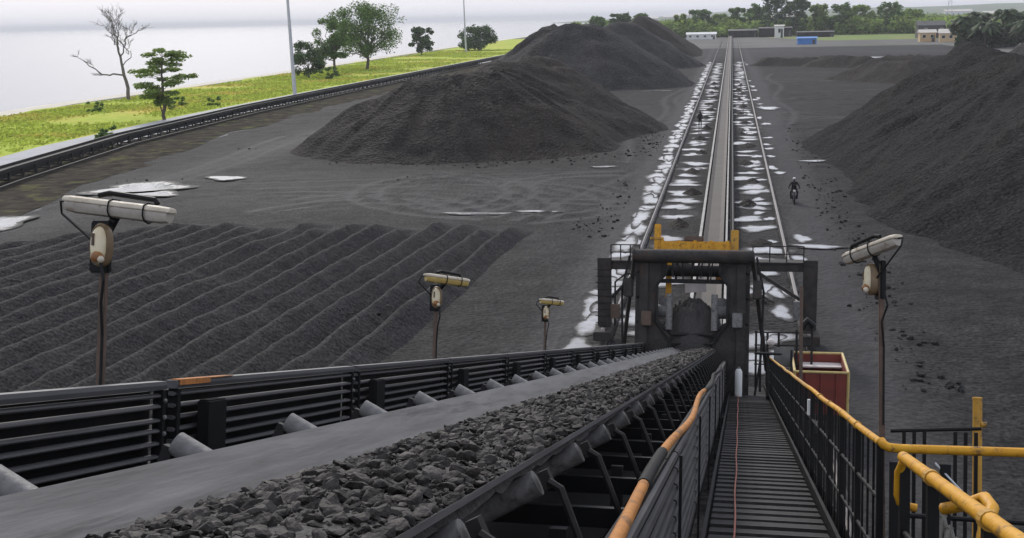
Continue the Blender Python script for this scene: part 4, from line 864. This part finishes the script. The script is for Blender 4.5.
for zz in (z1 + .03,):
    for (a, b) in zip(cr, cr[1:] + cr[:1]): MB(b_).tube([(a[0], a[1], zz), (b[0], b[1], zz)], .042, 8).build('rim_tube', mat('pale_yellow', (.55, .42, .16), (.4, .3, .12), (.2, .13, .06), rough=.5, scale=5, dirt=.58), e)
for (x, y) in cr: MB(b_).tube([(x, y, z0), (x, y, z1 + .03)], .045, 8).build('corner_tube', MATS['pale_yellow'], e)
MB(b_).box(x0 + .25, x1 - .06, SYK + .62, SYK + 1.1, z1 - .28, z1 - .24).build('pale_board', M_PALEBOARD, e)
for k_ in range(3): MB(b_).box(x0 + .3 + .45 * k_, x0 + .36 + .45 * k_, SYK - .95, SYK - .901, z0, z1).build('rib', M_RED, e)
MB(b_).box(RR - .3, RR + .3, SYK - .7, SYK + 1.0, .45, .72).build('bogie_frame', M_GANTRY, e)
for dy in (-.4, .7): MB(b_).tube([(RR - .07, SYK + dy, .58), (RR + .07, SYK + dy, .58)], .27, 18).build('wheel', M_RAIL, e)
# ---- trestles that carry the incline
for k_, d in enumerate((10., 24.)):
    tp = FR @ Vector((-.9, d, -1.9)); b_ = (tp.x, tp.y, 0); e = empty('trestle', Matrix.Translation(b_), ['dark trestle under the upper incline', 'dark trestle under the lower incline'][k_], 'trestle', 'trestles below the incline')
    for sx in (-1, 1):
        MB(b_).bar((sx * 2.9 + tp.x, tp.y, 0), (sx * 1.2 + tp.x, tp.y, tp.z), .3, .3).build('leg', M_GANTRY, e)
    MB(b_).bar((tp.x - 2.2, tp.y, tp.z * .45), (tp.x + 2.2, tp.y, tp.z * .45), .2, .2).build('brace', M_GANTRY, e)
b_ = (-.7, 20, -1.95); e = fthing('support_girder', b_, 'dark girders under belt and walkway', 'girder')
for x in (-1.9, .6): MB(b_).box(x - .1, x + .1, -2, 38, -2.25, -1.87).build('girder', M_BLACK, e)

# ================================================================== PEOPLE
def skin_person(name, joints, edges, radii, mats, parent=None):
    me = bpy.data.meshes.new(name); me.from_pydata(joints, edges, []); me.update()
    o = link(name, me, None, parent); sk = o.modifiers.new('skin', 'SKIN'); sk.use_smooth_shade = True
    for i, r in enumerate(radii): me.skin_vertices[0].data[i].radius = (r, r)
    me.skin_vertices[0].data[0].use_root = True
    s = o.modifiers.new('sub', 'SUBSURF'); s.levels = 1; s.render_levels = 1
    dg = bpy.context.evaluated_depsgraph_get(); nm = bpy.data.meshes.new_from_object(o.evaluated_get(dg)); o.modifiers.clear(); o.data = nm
    nm.materials.clear()
    for m in mats: nm.materials.append(m)
    return o
def head_parts(o, c, hm, cap=None):
    MB().sphere(c, .105, 14, 10, (.85, .95, 1.15)).build('head', M_SKIN, o, smooth=True)
    MB().sphere((c[0], c[1] - .10, c[2] - .01), .02, 8, 6, (.8, 1, 1.3)).build('nose', M_SKIN, o, smooth=True)
    MB().sphere((c[0], c[1] + .01, c[2] + .045), .118, 14, 8, (.9, 1, .85)).build(cap or 'hair', hm, o, smooth=True)
# worker walking by the conveyor
J = [(0, 0, .95), (0, 0, 1.2), (0, -.02, 1.42), (0, -.02, 1.52), (.19, 0, 1.40), (.24, .02, 1.13), (.23, -.06, .88), (-.19, 0, 1.40), (-.24, .0, 1.13), (-.24, -.08, .88), (.10, 0, .9), (.11, -.06, .5), (.11, .05, .08), (.12, -.12, .04), (-.10, 0, .9), (-.11, .03, .5), (-.11, .16, .1), (-.11, .02, .04)]
E_ = [(0, 1), (1, 2), (2, 3), (2, 4), (4, 5), (5, 6), (2, 7), (7, 8), (8, 9), (0, 10), (10, 11), (11, 12), (12, 13), (0, 14), (14, 15), (15, 16), (16, 17)]
RD = [.15, .15, .14, .06, .075, .055, .045, .075, .055, .045, .095, .07, .055, .05, .095, .07, .055, .05]
p = skin_person('person', J, E_, RD, [M_CLOTH]); p.location = (-3.35, 137, .05); p.scale = (1.05,) * 3
tag(p, 'small person in dark clothes walking between left rail and conveyor', 'person'); head_parts(p, (0, -.03, 1.63), M_CLOTH)
# motorbike and rider
MXY = (4.25, 81.5)
e = empty('motorbike', Matrix.Translation((MXY[0], MXY[1], .03)), 'dark small motorbike coming along the haul track beside the right pile', 'motorbike')
for y in (-.62, .62):
    tr = MB().tube([(0, y + .27 * math.cos(i / 24 * 6.2832), .30 + .27 * math.sin(i / 24 * 6.2832)) for i in range(25)], .045, 8).build('wheel', M_RUBBER, e, smooth=True)
    MB().tube([(-.05, y, .3), (.05, y, .3)], .09, 10).build('hub', M_GREY, tr)
MB().tube([(-.05, -.62, .3), (-.05, -.42, .95)], .022, 6).tube([(.05, -.62, .3), (.05, -.42, .95)], .022, 6).build('fork', M_GREY, e)
MB().tube([(-.38, -.30, 1.05), (-.2, -.42, 1.0), (.2, -.42, 1.0), (.38, -.30, 1.05)], .018, 6).build('handlebar', M_BLACK, e)
MB().sphere((0, -.53, .88), .09, 12, 8, (1, .7, 1)).build('headlight', M_PALEBOARD, e, smooth=True)
MB().sphere((0, -.12, .80), .17, 12, 8, (.75, 1.4, .8)).build('tank', M_BLACK, e, smooth=True)
MB().box(-.12, .12, .05, .75, .72, .82).build('seat', M_RUBBER, e, bevel=.03)
MB().box(-.14, .14, -.22, .22, .25, .58).build('engine', M_STEEL, e, bevel=.04)
MB().bar((0, .62, .3), (0, 0, .5), .06, .08).bar((0, -.4, .9), (0, .3, .55), .05, .08).build('frame', M_BLACK, e)
J = [(0, .25, .92), (0, .20, 1.15), (0, .10, 1.38), (0, .06, 1.48), (.20, .08, 1.36), (.32, -.06, 1.14), (.37, -.28, 1.07), (-.20, .08, 1.36), (-.32, -.06, 1.14), (-.37, -.28, 1.07), (.12, .2, .88), (.22, -.15, .78), (.20, .0, .36), (.20, -.14, .30), (-.12, .2, .88), (-.22, -.15, .78), (-.20, .0, .36), (-.20, -.14, .30)]
p = skin_person('person', J, E_, RD, [M_CLOTH]); p.location = (MXY[0], MXY[1], .03)
tag(p, 'rider in black clothes and pale helmet seated on the motorbike', 'person'); head_parts(p, (0, .03, 1.60), M_HELM, 'helmet')

# ================================================================== TREES
def leaves(cl, n, size, rs, flat=.6):
    """leaf quads inside ellipsoidal clumps cl=[(x,y,z,rx,ry,rz)]"""
    cl = np.array(cl); idx = rs.integers(0, len(cl), n); d = rs.normal(size=(n, 3)); d /= np.linalg.norm(d, axis=1)[:, None]
    r = rs.random(n) ** .45; P = cl[idx, :3] + d * r[:, None] * cl[idx, 3:]
    a = rs.normal(size=(n, 3)); a[:, 2] *= flat; a /= np.linalg.norm(a, axis=1)[:, None]; b = np.cross(a, rs.normal(size=(n, 3))); b /= np.linalg.norm(b, axis=1)[:, None]
    s = size * (.6 + .8 * rs.random(n))[:, None]
    V = np.stack([P - a * s, P + b * s * .45, P + a * s, P - b * s * .45], 1).reshape(-1, 3); return V, np.arange(4 * n).reshape(-1, 4)
def limb(mb, a, b, r0, r1, rr, wig=.12):
    a, b = Vector(a), Vector(b); L_ = (b - a).length; pts = []
    for i in range(6):
        t = i / 5; o_ = Vector((rr.gauss(0, 1), rr.gauss(0, 1), rr.gauss(0, .5))) * wig * L_ * .25 * math.sin(t * math.pi); pts.append(a.lerp(b, t) + o_)
    mb.tube(pts, [r0 + (r1 - r0) * i / 5 for i in range(6)], 7); return pts
def tree(name, x, y, H, W, leafm, label, seed, nl=6000, ls=.27, trunk=.35, bark=None, group=None, cz=.62, nclump=34, fl=.5, cat='tree'):
    rs = np.random.default_rng(seed); rr = random.Random(seed); e = empty(name, Matrix.Translation((x, y, 0)), label, cat, group)
    mb = MB(); tb = H * trunk; r0 = H * .022 + .05
    limb(mb, (0, 0, -.1), (rr.uniform(-.3, .3), rr.uniform(-.3, .3), tb), r0, r0 * .75, rr)
    cl = []
    for k in range(nclump):
        a = rr.uniform(0, 6.283); q = rr.random() ** .6; zz = H * cz + (H * (1 - cz)) * rr.uniform(-.85, .8); wz = math.sqrt(max(.08, 1 - ((zz - H * cz) / (H * (1 - cz) * 1.05)) ** 2))
        cl.append((math.cos(a) * q * W * .5 * wz, math.sin(a) * q * W * .5 * wz, zz, W * rr.uniform(.09, .17), W * rr.uniform(.09, .17), W * rr.uniform(.07, .13)))
    for c_ in cl[:int(nclump * .6)]: limb(mb, (0, 0, tb * rr.uniform(.7, 1)), (c_[0] * .9, c_[1] * .9, c_[2]), r0 * .4, r0 * .08, rr, .3)
    mb.build('trunk', bark or M_BARK, e, smooth=True)
    V, Q = leaves(cl, nl, ls, rs, fl); link('crown', arr_mesh('crown', V, Q, leafm, smooth=False), None, e)
    return e
# bare tree
def bare_tree(x, y, H, seed):
    rr = random.Random(seed); e = empty('bare_tree', Matrix.Translation((x, y, 0)), 'leafless grey tree on the shore grass with a long side branch', 'tree')
    tk = MB(); br = MB(); tw = MB()
    limb(tk, (0, 0, -.1), (-.6, 0, H * .33), .34, .26, rr); limb(tk, (-.6, 0, H * .33), (-1.2, 0, H * .62), .24, .15, rr)
    def grow(a, d, L_, r, n):
        b = Vector(a) + Vector(d).normalized() * L_; limb(br if n > 1 else tw, a, b, r, r * .55, rr, .35)
        if n == 0: return
        for _ in range(3 if n > 1 else 4):
            t = rr.uniform(.35, 1); dd = Vector(d).normalized() + Vector((rr.gauss(0, .62), rr.gauss(0, .5), rr.uniform(-.1, .4))); grow(Vector(a).lerp(b, t), dd, L_ * rr.uniform(.55, .85), max(.028, r * .55), n - 1)
    grow((-1.2, 0, H * .62), (-.2, 0, 1), H * .18, .14, 3); grow((-.9, 0, H * .45), (.38, .1, 1), H * .22, .13, 3); grow((-1, 0, H * .52), (-.5, .2, 1), H * .2, .12, 3); grow((-.7, 0, H * .34), (.6, .1, 1), H * .2, .10, 3); grow((-1.1, 0, H * .58), (.15, -.2, 1), H * .2, .12, 3)
    limb(br, (-.6, 0, H * .26), (-4.6, 0, H * .27), .16, .12, rr, .2); limb(br, (-4.6, 0, H * .27), (-8, 0, H * .42), .12, .07, rr, .2); grow((-8, 0, H * .42), (-.8, 0, .5), H * .08, .06, 2); grow((-6, 0, H * .33), (-.5, .2, .7), H * .09, .05, 2); grow((-3.5, 0, H * .27), (-.9, .2, -.1), H * .12, .05, 2)
    tk.build('trunk', M_BARKG, e, smooth=True); br.build('branches', M_BARKG, e, smooth=True)['kind'] = 'stuff'; tw.build('twigs', M_BARKG, e, smooth=True)['kind'] = 'stuff'
bare_tree(-104.0, 197, 16.8, 3)
# layered tree
rr = random.Random(5); e = empty('layered_tree', Matrix.Translation((-76.5, 154.5, 0)), 'light green tree with flat tiers of leaves beside the access road', 'tree')
mb = MB(); limb(mb, (0, 0, -.1), (.1, 0, 4.2), .26, .18, rr); limb(mb, (0, 0, .8), (.9, 0, 3.2), .14, .08, rr); limb(mb, (0, 0, .6), (-.8, 0, 2.6), .12, .06, rr); limb(mb, (.1, 0, 4.2), (.4, 0, 9.2), .18, .05, rr); cl = []
for k in range(30):
    z = 2.8 + 6.6 * (k / 30); wd = 5.6 * (1 - .45 * abs(z - 5.6) / 4) * rr.uniform(.45, 1); a = rr.choice([0, 3.14]) + rr.gauss(0, .9); tip = (math.cos(a) * wd * (1.12 if math.cos(a) > 0 else .72), math.sin(a) * wd * .7, z + rr.uniform(-.1, .5))
    limb(mb, (.15, 0, z - .5), tip, .06, .02, rr, .15); cl += [(tip[0], tip[1], tip[2], 1.0, .9, .34), (tip[0] * .65, tip[1] * .65, tip[2] + .05, .9, .9, .3)]
for k in range(8): cl.append((rr.uniform(-1.2, 1.4), rr.uniform(-.6, .6), rr.uniform(1.6, 4), .6, .6, .5))
mb.build('trunk', M_BARK, e, smooth=True); V, Q = leaves(cl, 9000, .19, np.random.default_rng(5), .25); link('crown', arr_mesh('crown', V, Q, M_LEAFL, smooth=False), None, e)
tree('shore_tree', -97.5, 272, 8.8, 10, M_LEAFD, 'low dark bushy tree, leftmost of the shore clump behind the lamp pole', 21, trunk=.2, cz=.55)
tree('shore_tree', -96.5, 288, 14.5, 11, M_LEAF, 'tall mid green tree in the middle of the shore clump', 22, nl=7500, trunk=.3, cz=.62)
tree('shore_tree', -97.2, 318, 18.6, 19, M_LEAF, 'widest round tree of the shore clump, rightmost', 23, nl=13000, ls=.30, nclump=80, trunk=.22, cz=.58)
tree('shore_tree', -113.5, 440, 11.0, 9.5, M_LEAFD, 'small round shore tree standing alone between the two lamp poles', 24, nl=4200, ls=.45, trunk=.1, cz=.55)
tree('shore_tree', -104.5, 495, 9.6, 17, M_LEAFD, 'low wide dark tree just right of the farther lamp pole', 25, nl=6000, ls=.48, trunk=.1, cz=.55, nclump=44)
tree('shore_shrub', -89, 262, 3.2, 4, M_LEAF, 'small green shrub at the foot of the shore clump', 26, nl=700, trunk=.1, cz=.5, nclump=12, cat='shrub')
for i, (x, y, s) in enumerate([(-95.5, 170, 1.7), (-72, 131, 1.3), (-86.5, 181, 1.6), (-80.5, 180, 1.5), (-70, 125.5, 1.0), (-92, 186, 1.3)]):
    tree('shore_shrub', x, y, s, s * 1.6, M_LEAF, ['small shrub near the water left of the bare tree', 'shrub in the grass below the layered tree, larger of two', 'low shrub in the grass right of the layered tree, farther one', 'low shrub in the grass right of the layered tree, nearer one', 'tiny shrub at the left picture edge by the road', 'low shrub between the bare and the layered tree'][i], 40 + i, nl=420, ls=.2, trunk=.1, cz=.5, nclump=10, cat='shrub', group='shrubs in the shore grass')
# grass tufts
n = 70000; rs = np.random.default_rng(9); yv = 60 + 440 * rs.random(n) ** 1.4; spv = np.interp(yv, [p_[1] for p_ in SP], [p_[0] for p_ in SP]); xv = (-101 - .047 * yv + 3) + rs.random(n) * (spv - 10 - (-101 - .047 * yv + 3))
kp = vnoise(xv * .09, yv * .09, 3) > .22 + .35 * rs.random(n); xv = xv[kp]; yv = yv[kp]; n = len(xv); a = rs.random(n) * 3.14; s = (.12 + .25 * rs.random(n) ** 2); hh = .1 + .28 * rs.random(n) ** 2
P = np.stack([xv, yv, np.zeros(n)], 1); D = np.stack([np.cos(a), np.sin(a), 0 * a], 1) * s[:, None]; Uz = np.stack([.3 * hh * rs.normal(size=n), .3 * hh * rs.normal(size=n), hh], 1)
V = np.stack([P - D * .6, P + D * .6, P + D + Uz, P - D + Uz * .8], 1).reshape(-1, 3)
tag(link('grass_tufts', arr_mesh('grass_tufts', V, np.arange(4 * n).reshape(-1, 4), M_TUFT, smooth=False)), 'rough tufts of yellow green grass on the shore strip', 'grass', kind='stuff')
# lamp poles on the shore
for x, y, H_, lb in ((-74.8, 201, 26, 'tall pale lamp pole by the road, nearer of the two'), (-103, 470, 30, 'tall pale lamp pole farther along the shore')):
    e = empty('lamp_pole', Matrix.Translation((x, y, 0)), lb, 'lamp pole', 'tall lamp poles on the shore')
    MB().tube([(0, 0, 0), (-.25, 0, H_ * .5), (-.5, 0, H_)], [.36, .26, .16], 12).build('pole', M_POLE, e, smooth=True)
    MB().box(-.45, .45, -.45, .45, 0, .35).build('footing', M_ROADG, e)
    MB().box(-1.6, .6, -.15, .15, H_, H_ + .15).build('head_frame', M_POLE, e)
# far trees, left to right
def wpx(px, py, Yd): return None
ft = [(-70, 640, 13, 11, M_LEAF), (-58, 655, 15, 13, M_LEAFD), (-47, 640, 14, 12, M_LEAF), (-29, 700, 14, 13, M_LEAFL), (-18, 712, 16, 14, M_LEAF), (-8, 735, 13, 12, M_LEAFL), (2, 742, 17, 13, M_LEAF), (13, 730, 19, 15, M_LEAF), (24, 700, 27, 18, M_LEAFD), (35, 690, 23, 15, M_LEAFD), (47, 705, 17, 15, M_LEAFL), (60, 700, 18, 16, M_LEAF), (72, 715, 16, 15, M_LEAFL), (86, 705, 17, 16, M_LEAF), (100, 720, 13, 15, M_LEAFL)]
for i, (x, y, H_, W_, m_) in enumerate(ft):
    lb = 'far tree behind the yard end, %s from the left' % ORD[i]
    if i == 8: lb = 'tallest dark tree behind the far end of the conveyor'
    if i == 0: lb = 'far tree over the left coal piles, leftmost of the far row'
    tree('far_tree', x, y, H_, W_, m_, lb, 60 + i, nl=3200, ls=.85, nclump=48, trunk=.15, cz=.55, group='trees behind the far end of the yard')
# palms
def palm(x, y, H_, seed, lb):
    rr = random.Random(seed); e = empty('palm_tree', Matrix.Translation((x, y, 0)), lb, 'palm', 'palms behind the tan huts'); mb = MB(); limb(mb, (0, 0, -.1), (rr.uniform(-.8, .8), 0, H_ * .6), .3, .22, rr, .1); mb.build('trunk', M_BARK, e, smooth=True)
    vs = []; fs = []
    for k in range(80):
        a = rr.uniform(0, 6.28); L_ = rr.uniform(3.8, 6.2); el = rr.uniform(.1, 1.25); d = Vector((math.cos(a), math.sin(a), 0)); sd = Vector((-math.sin(a), math.cos(a), 0)); pr = None
        for j in range(7):
            t = j / 6; p_ = Vector((0, 0, H_ * .6)) + d * L_ * t * math.cos(el * .7) + Vector((0, 0, L_ * (math.sin(el) * t - .75 * t * t))); w_ = .95 * math.sin(math.pi * (.15 + .8 * t))
            b = len(vs); vs += [p_ + sd * w_ - Vector((0, 0, w_ * .55)), p_, p_ - sd * w_ - Vector((0, 0, w_ * .55))]
            if pr is not None: fs += [(pr, pr + 1, b + 1, b), (pr + 1, pr + 2, b + 2, b + 1)]
            pr = b
    MB().add(vs, fs).build('fronds', M_PALM, e)
for i, (x, y, H_) in enumerate([(76, 425, 14.5), (82, 432, 16.5), (88, 424, 17.5), (94, 436, 16), (99, 420, 14.5), (104, 428, 15.5), (110, 418, 14), (91, 405, 12), (80, 412, 11.5), (102, 404, 11)]):
    palm(x, y, H_, 80 + i, '%s palm of the grove at the right edge, counted from the left' % ORD[i] if i < 7 else ['short palm in front of the grove, middle one', 'short palm in front of the grove, leftmost one', 'short palm in front of the grove, rightmost one'][i - 7])
# undergrowth of the grove
rr = random.Random(14); cl = [(rr.uniform(74, 118), rr.uniform(408, 440), rr.uniform(1.5, 6), rr.uniform(2, 4), rr.uniform(2, 4), rr.uniform(1.5, 3)) for _ in range(70)]
V, Q = leaves(cl, 14000, .8, np.random.default_rng(6), .6); tag(link('grove_undergrowth', arr_mesh('grove_undergrowth', V, Q, M_PALM, smooth=False)), 'dark green undergrowth filling the palm grove', 'undergrowth', kind='stuff')
# far wood as one mass
cl = []
rr = random.Random(12)
for i in range(420):
    y = rr.uniform(740, 1500); x = rr.uniform(-.085, .5) * y; hgt = rr.uniform(4, 9) * (1 if x > 120 else .9); cl.append((x, y, hgt * .6, rr.uniform(6, 12), rr.uniform(5, 9), hgt * .6))
for i in range(90): y = rr.uniform(560, 740); x = rr.uniform(95, 330); cl.append((x, y, 4, rr.uniform(5, 9), rr.uniform(5, 8), rr.uniform(3, 6)))
for i in range(260): y = rr.uniform(690, 760); x = rr.uniform(-95, 150); hgt = rr.uniform(4, 10); cl.append((x, y, hgt * .5, rr.uniform(4, 7), rr.uniform(4, 7), hgt * .55))
V, Q = leaves(cl, 110000, 1.4, np.random.default_rng(3), .6); tag(link('far_wood', arr_mesh('far_wood', V, Q, M_LEAFL, smooth=False)), 'hazy green wood stretching behind the yard to the horizon', 'wood', kind='stuff')
sheet('far_field', [[(42, 560), (400, 520), (400, 700), (14, 720), (20, 640)]], .03, mat('far_grass', (.20, .25, .08), (.12, .17, .05), (.22, .21, .10), rough=.95, scale=.06, dirt=.5, coord='World', spec=.1))
# hills and far coast
gx = np.linspace(-700, 6000, 90); gy = np.linspace(2600, 6500, 24); X, Y = np.meshgrid(gx, gy)
z = (np.clip(fbm(X * .0011, Y * .0011, 5, 4) * .5 + .45, 0, 1) * 34 + 4) * np.clip((Y - 2600) / 900, 0, 1) * np.clip((X + 520) / 500, 0, 1) - 2
struct(link('hills', arr_mesh('hills', np.stack([X.ravel(), Y.ravel(), z.ravel()], 1), gridq(90, 24), M_HILL)))

# ================================================================== FAR BUILDINGS
def shed(name, x, y, wd, dp, ht, rise, wm, rm, label, cat, nwin=3, yaw=0, over=.4):
    e = empty(name, Matrix.Translation((x, y, 0)) @ Matrix.Rotation(yaw, 4, 'Z'), label, cat)
    MB().box(-wd / 2, wd / 2, 0, dp, 0, ht).build('wall', wm, e)
    MB().add([(-wd / 2 - over, -over, ht), (wd / 2 + over, -over, ht), (wd / 2 + over, dp + over, ht), (-wd / 2 - over, dp + over, ht), (-wd / 2 - over, dp / 2, ht + rise), (wd / 2 + over, dp / 2, ht + rise)], [(0, 1, 5, 4), (3, 4, 5, 2), (0, 4, 3), (1, 2, 5), (0, 3, 2, 1)]).build('roof', rm, e)
    for k in range(nwin):
        cx_ = -wd / 2 + wd * (k + .5) / nwin; f = MB().box(cx_ - .7, cx_ + .7, -.06, .0 - .003, ht * .4, ht * .8).build('window', M_ROOF if wm is not M_BLACK else M_STEEL, e); MB().box(cx_ - .55, cx_ + .55, -.08, -.063, ht * .45, ht * .75).build('pane', M_GLASSW, f)
    MB().box(wd / 2 - 1.6, wd / 2 - .5, -.05, -.003, 0, ht * .75).build('door', M_ROOFD, e)
    return e
shed('blue_shed', 29.6, 500, 7.4, 5, 2.4, .6, M_BLUE, M_BLUE, 'bright blue sheet-metal shed beyond the far banks', 'shed', 0)
shed('tan_hut', 85, 496, 11, 7, 3.4, 1.6, M_TAN, M_ROOF, 'long tan hut with pale roof beside the palms', 'hut', 4, -.1)
shed('tan_hut', 76.5, 505, 6, 6, 3.6, 1.2, M_TAN, M_ROOF, 'short tan hut left of the long one', 'hut', 2)
shed('dark_shed', 92, 570, 20, 9, 5.6, 2.0, M_ROOFD, M_ROOFD, 'dark roofed shed behind the tan huts', 'shed', 3)
shed('white_shed', -15.5, 640, 15, 7, 2.6, 1.0, M_WHITEB, M_WHITEB, 'low white shed left of the far conveyor end', 'shed', 4)
shed('white_kiosk', 24, 640, 4.5, 4, 6.0, .6, M_WHITEB, M_ROOF, 'small white tower kiosk on the dark loading shed', 'kiosk', 1)
shed('loading_shed', 6, 672, 15, 8, 3.6, .8, M_BLACK, M_ROOFD, 'dark low loading shed over the far conveyor end', 'shed', 4)
shed('loading_shed', 23, 668, 17, 8, 4.6, .7, M_BLACK, M_ROOFD, 'dark long loading shed right of the far conveyor end', 'shed', 4)
shed('loading_shed', 42, 640, 18, 7, 2.6, .5, M_BLACK, M_ROOFD, 'dark low shed at the edge of the green field', 'shed', 4)
for i, (x, y, wd, ht) in enumerate([(-115, 1700, 30, 9), (-70, 1750, 24, 12), (-30, 1650, 36, 8), (-95, 2100, 40, 10), (60, 1500, 30, 8), (260, 1500, 30, 10), (330, 1300, 26, 9), (230, 1150, 18, 8), (420, 1500, 40, 11)]):
    shed('town_building', x, y, wd, 12, ht, 2, M_WHITEB, M_ROOF, 'pale hazy town building on the horizon, %s from the left in its row' % ORD[i], 'building', 5)['group'] = 'far town buildings'
e = empty('transmission_mast', Matrix.Translation((150, 900, 0)), 'thin pale mast rising above the far huts', 'mast')
for sx in (-1, 1): MB().bar((sx * 2.2, 0, 0), (sx * .25, 0, 30), .3, .3).build('leg', M_POLE, e)
for k in range(6): MB().bar((-2.2 + .33 * k, 0, 5 * k), (2.2 - .33 * (k + 1), 0, 5 * k + 5), .2, .2).build('brace', M_POLE, e)

# ================================================================== HAZE
hz = MB().box(-15900, 8990, -380, 15900, -3, 46).build('haze', bpy.data.materials.new('haze_air'))
tag(hz, 'pale humid haze lying over shore and yard', 'haze', kind='stuff')
hm = hz.data.materials[0]; hm.use_nodes = True; n = hm.node_tree.nodes; n.clear(); pv = n.new('ShaderNodeVolumePrincipled'); ou = n.new('ShaderNodeOutputMaterial')
pv.inputs['Color'].default_value = (.97, .98, 1, 1); pv.inputs['Density'].default_value = .00015; pv.inputs['Anisotropy'].default_value = .0
hm.node_tree.links.new(pv.outputs[0], ou.inputs['Volume'])
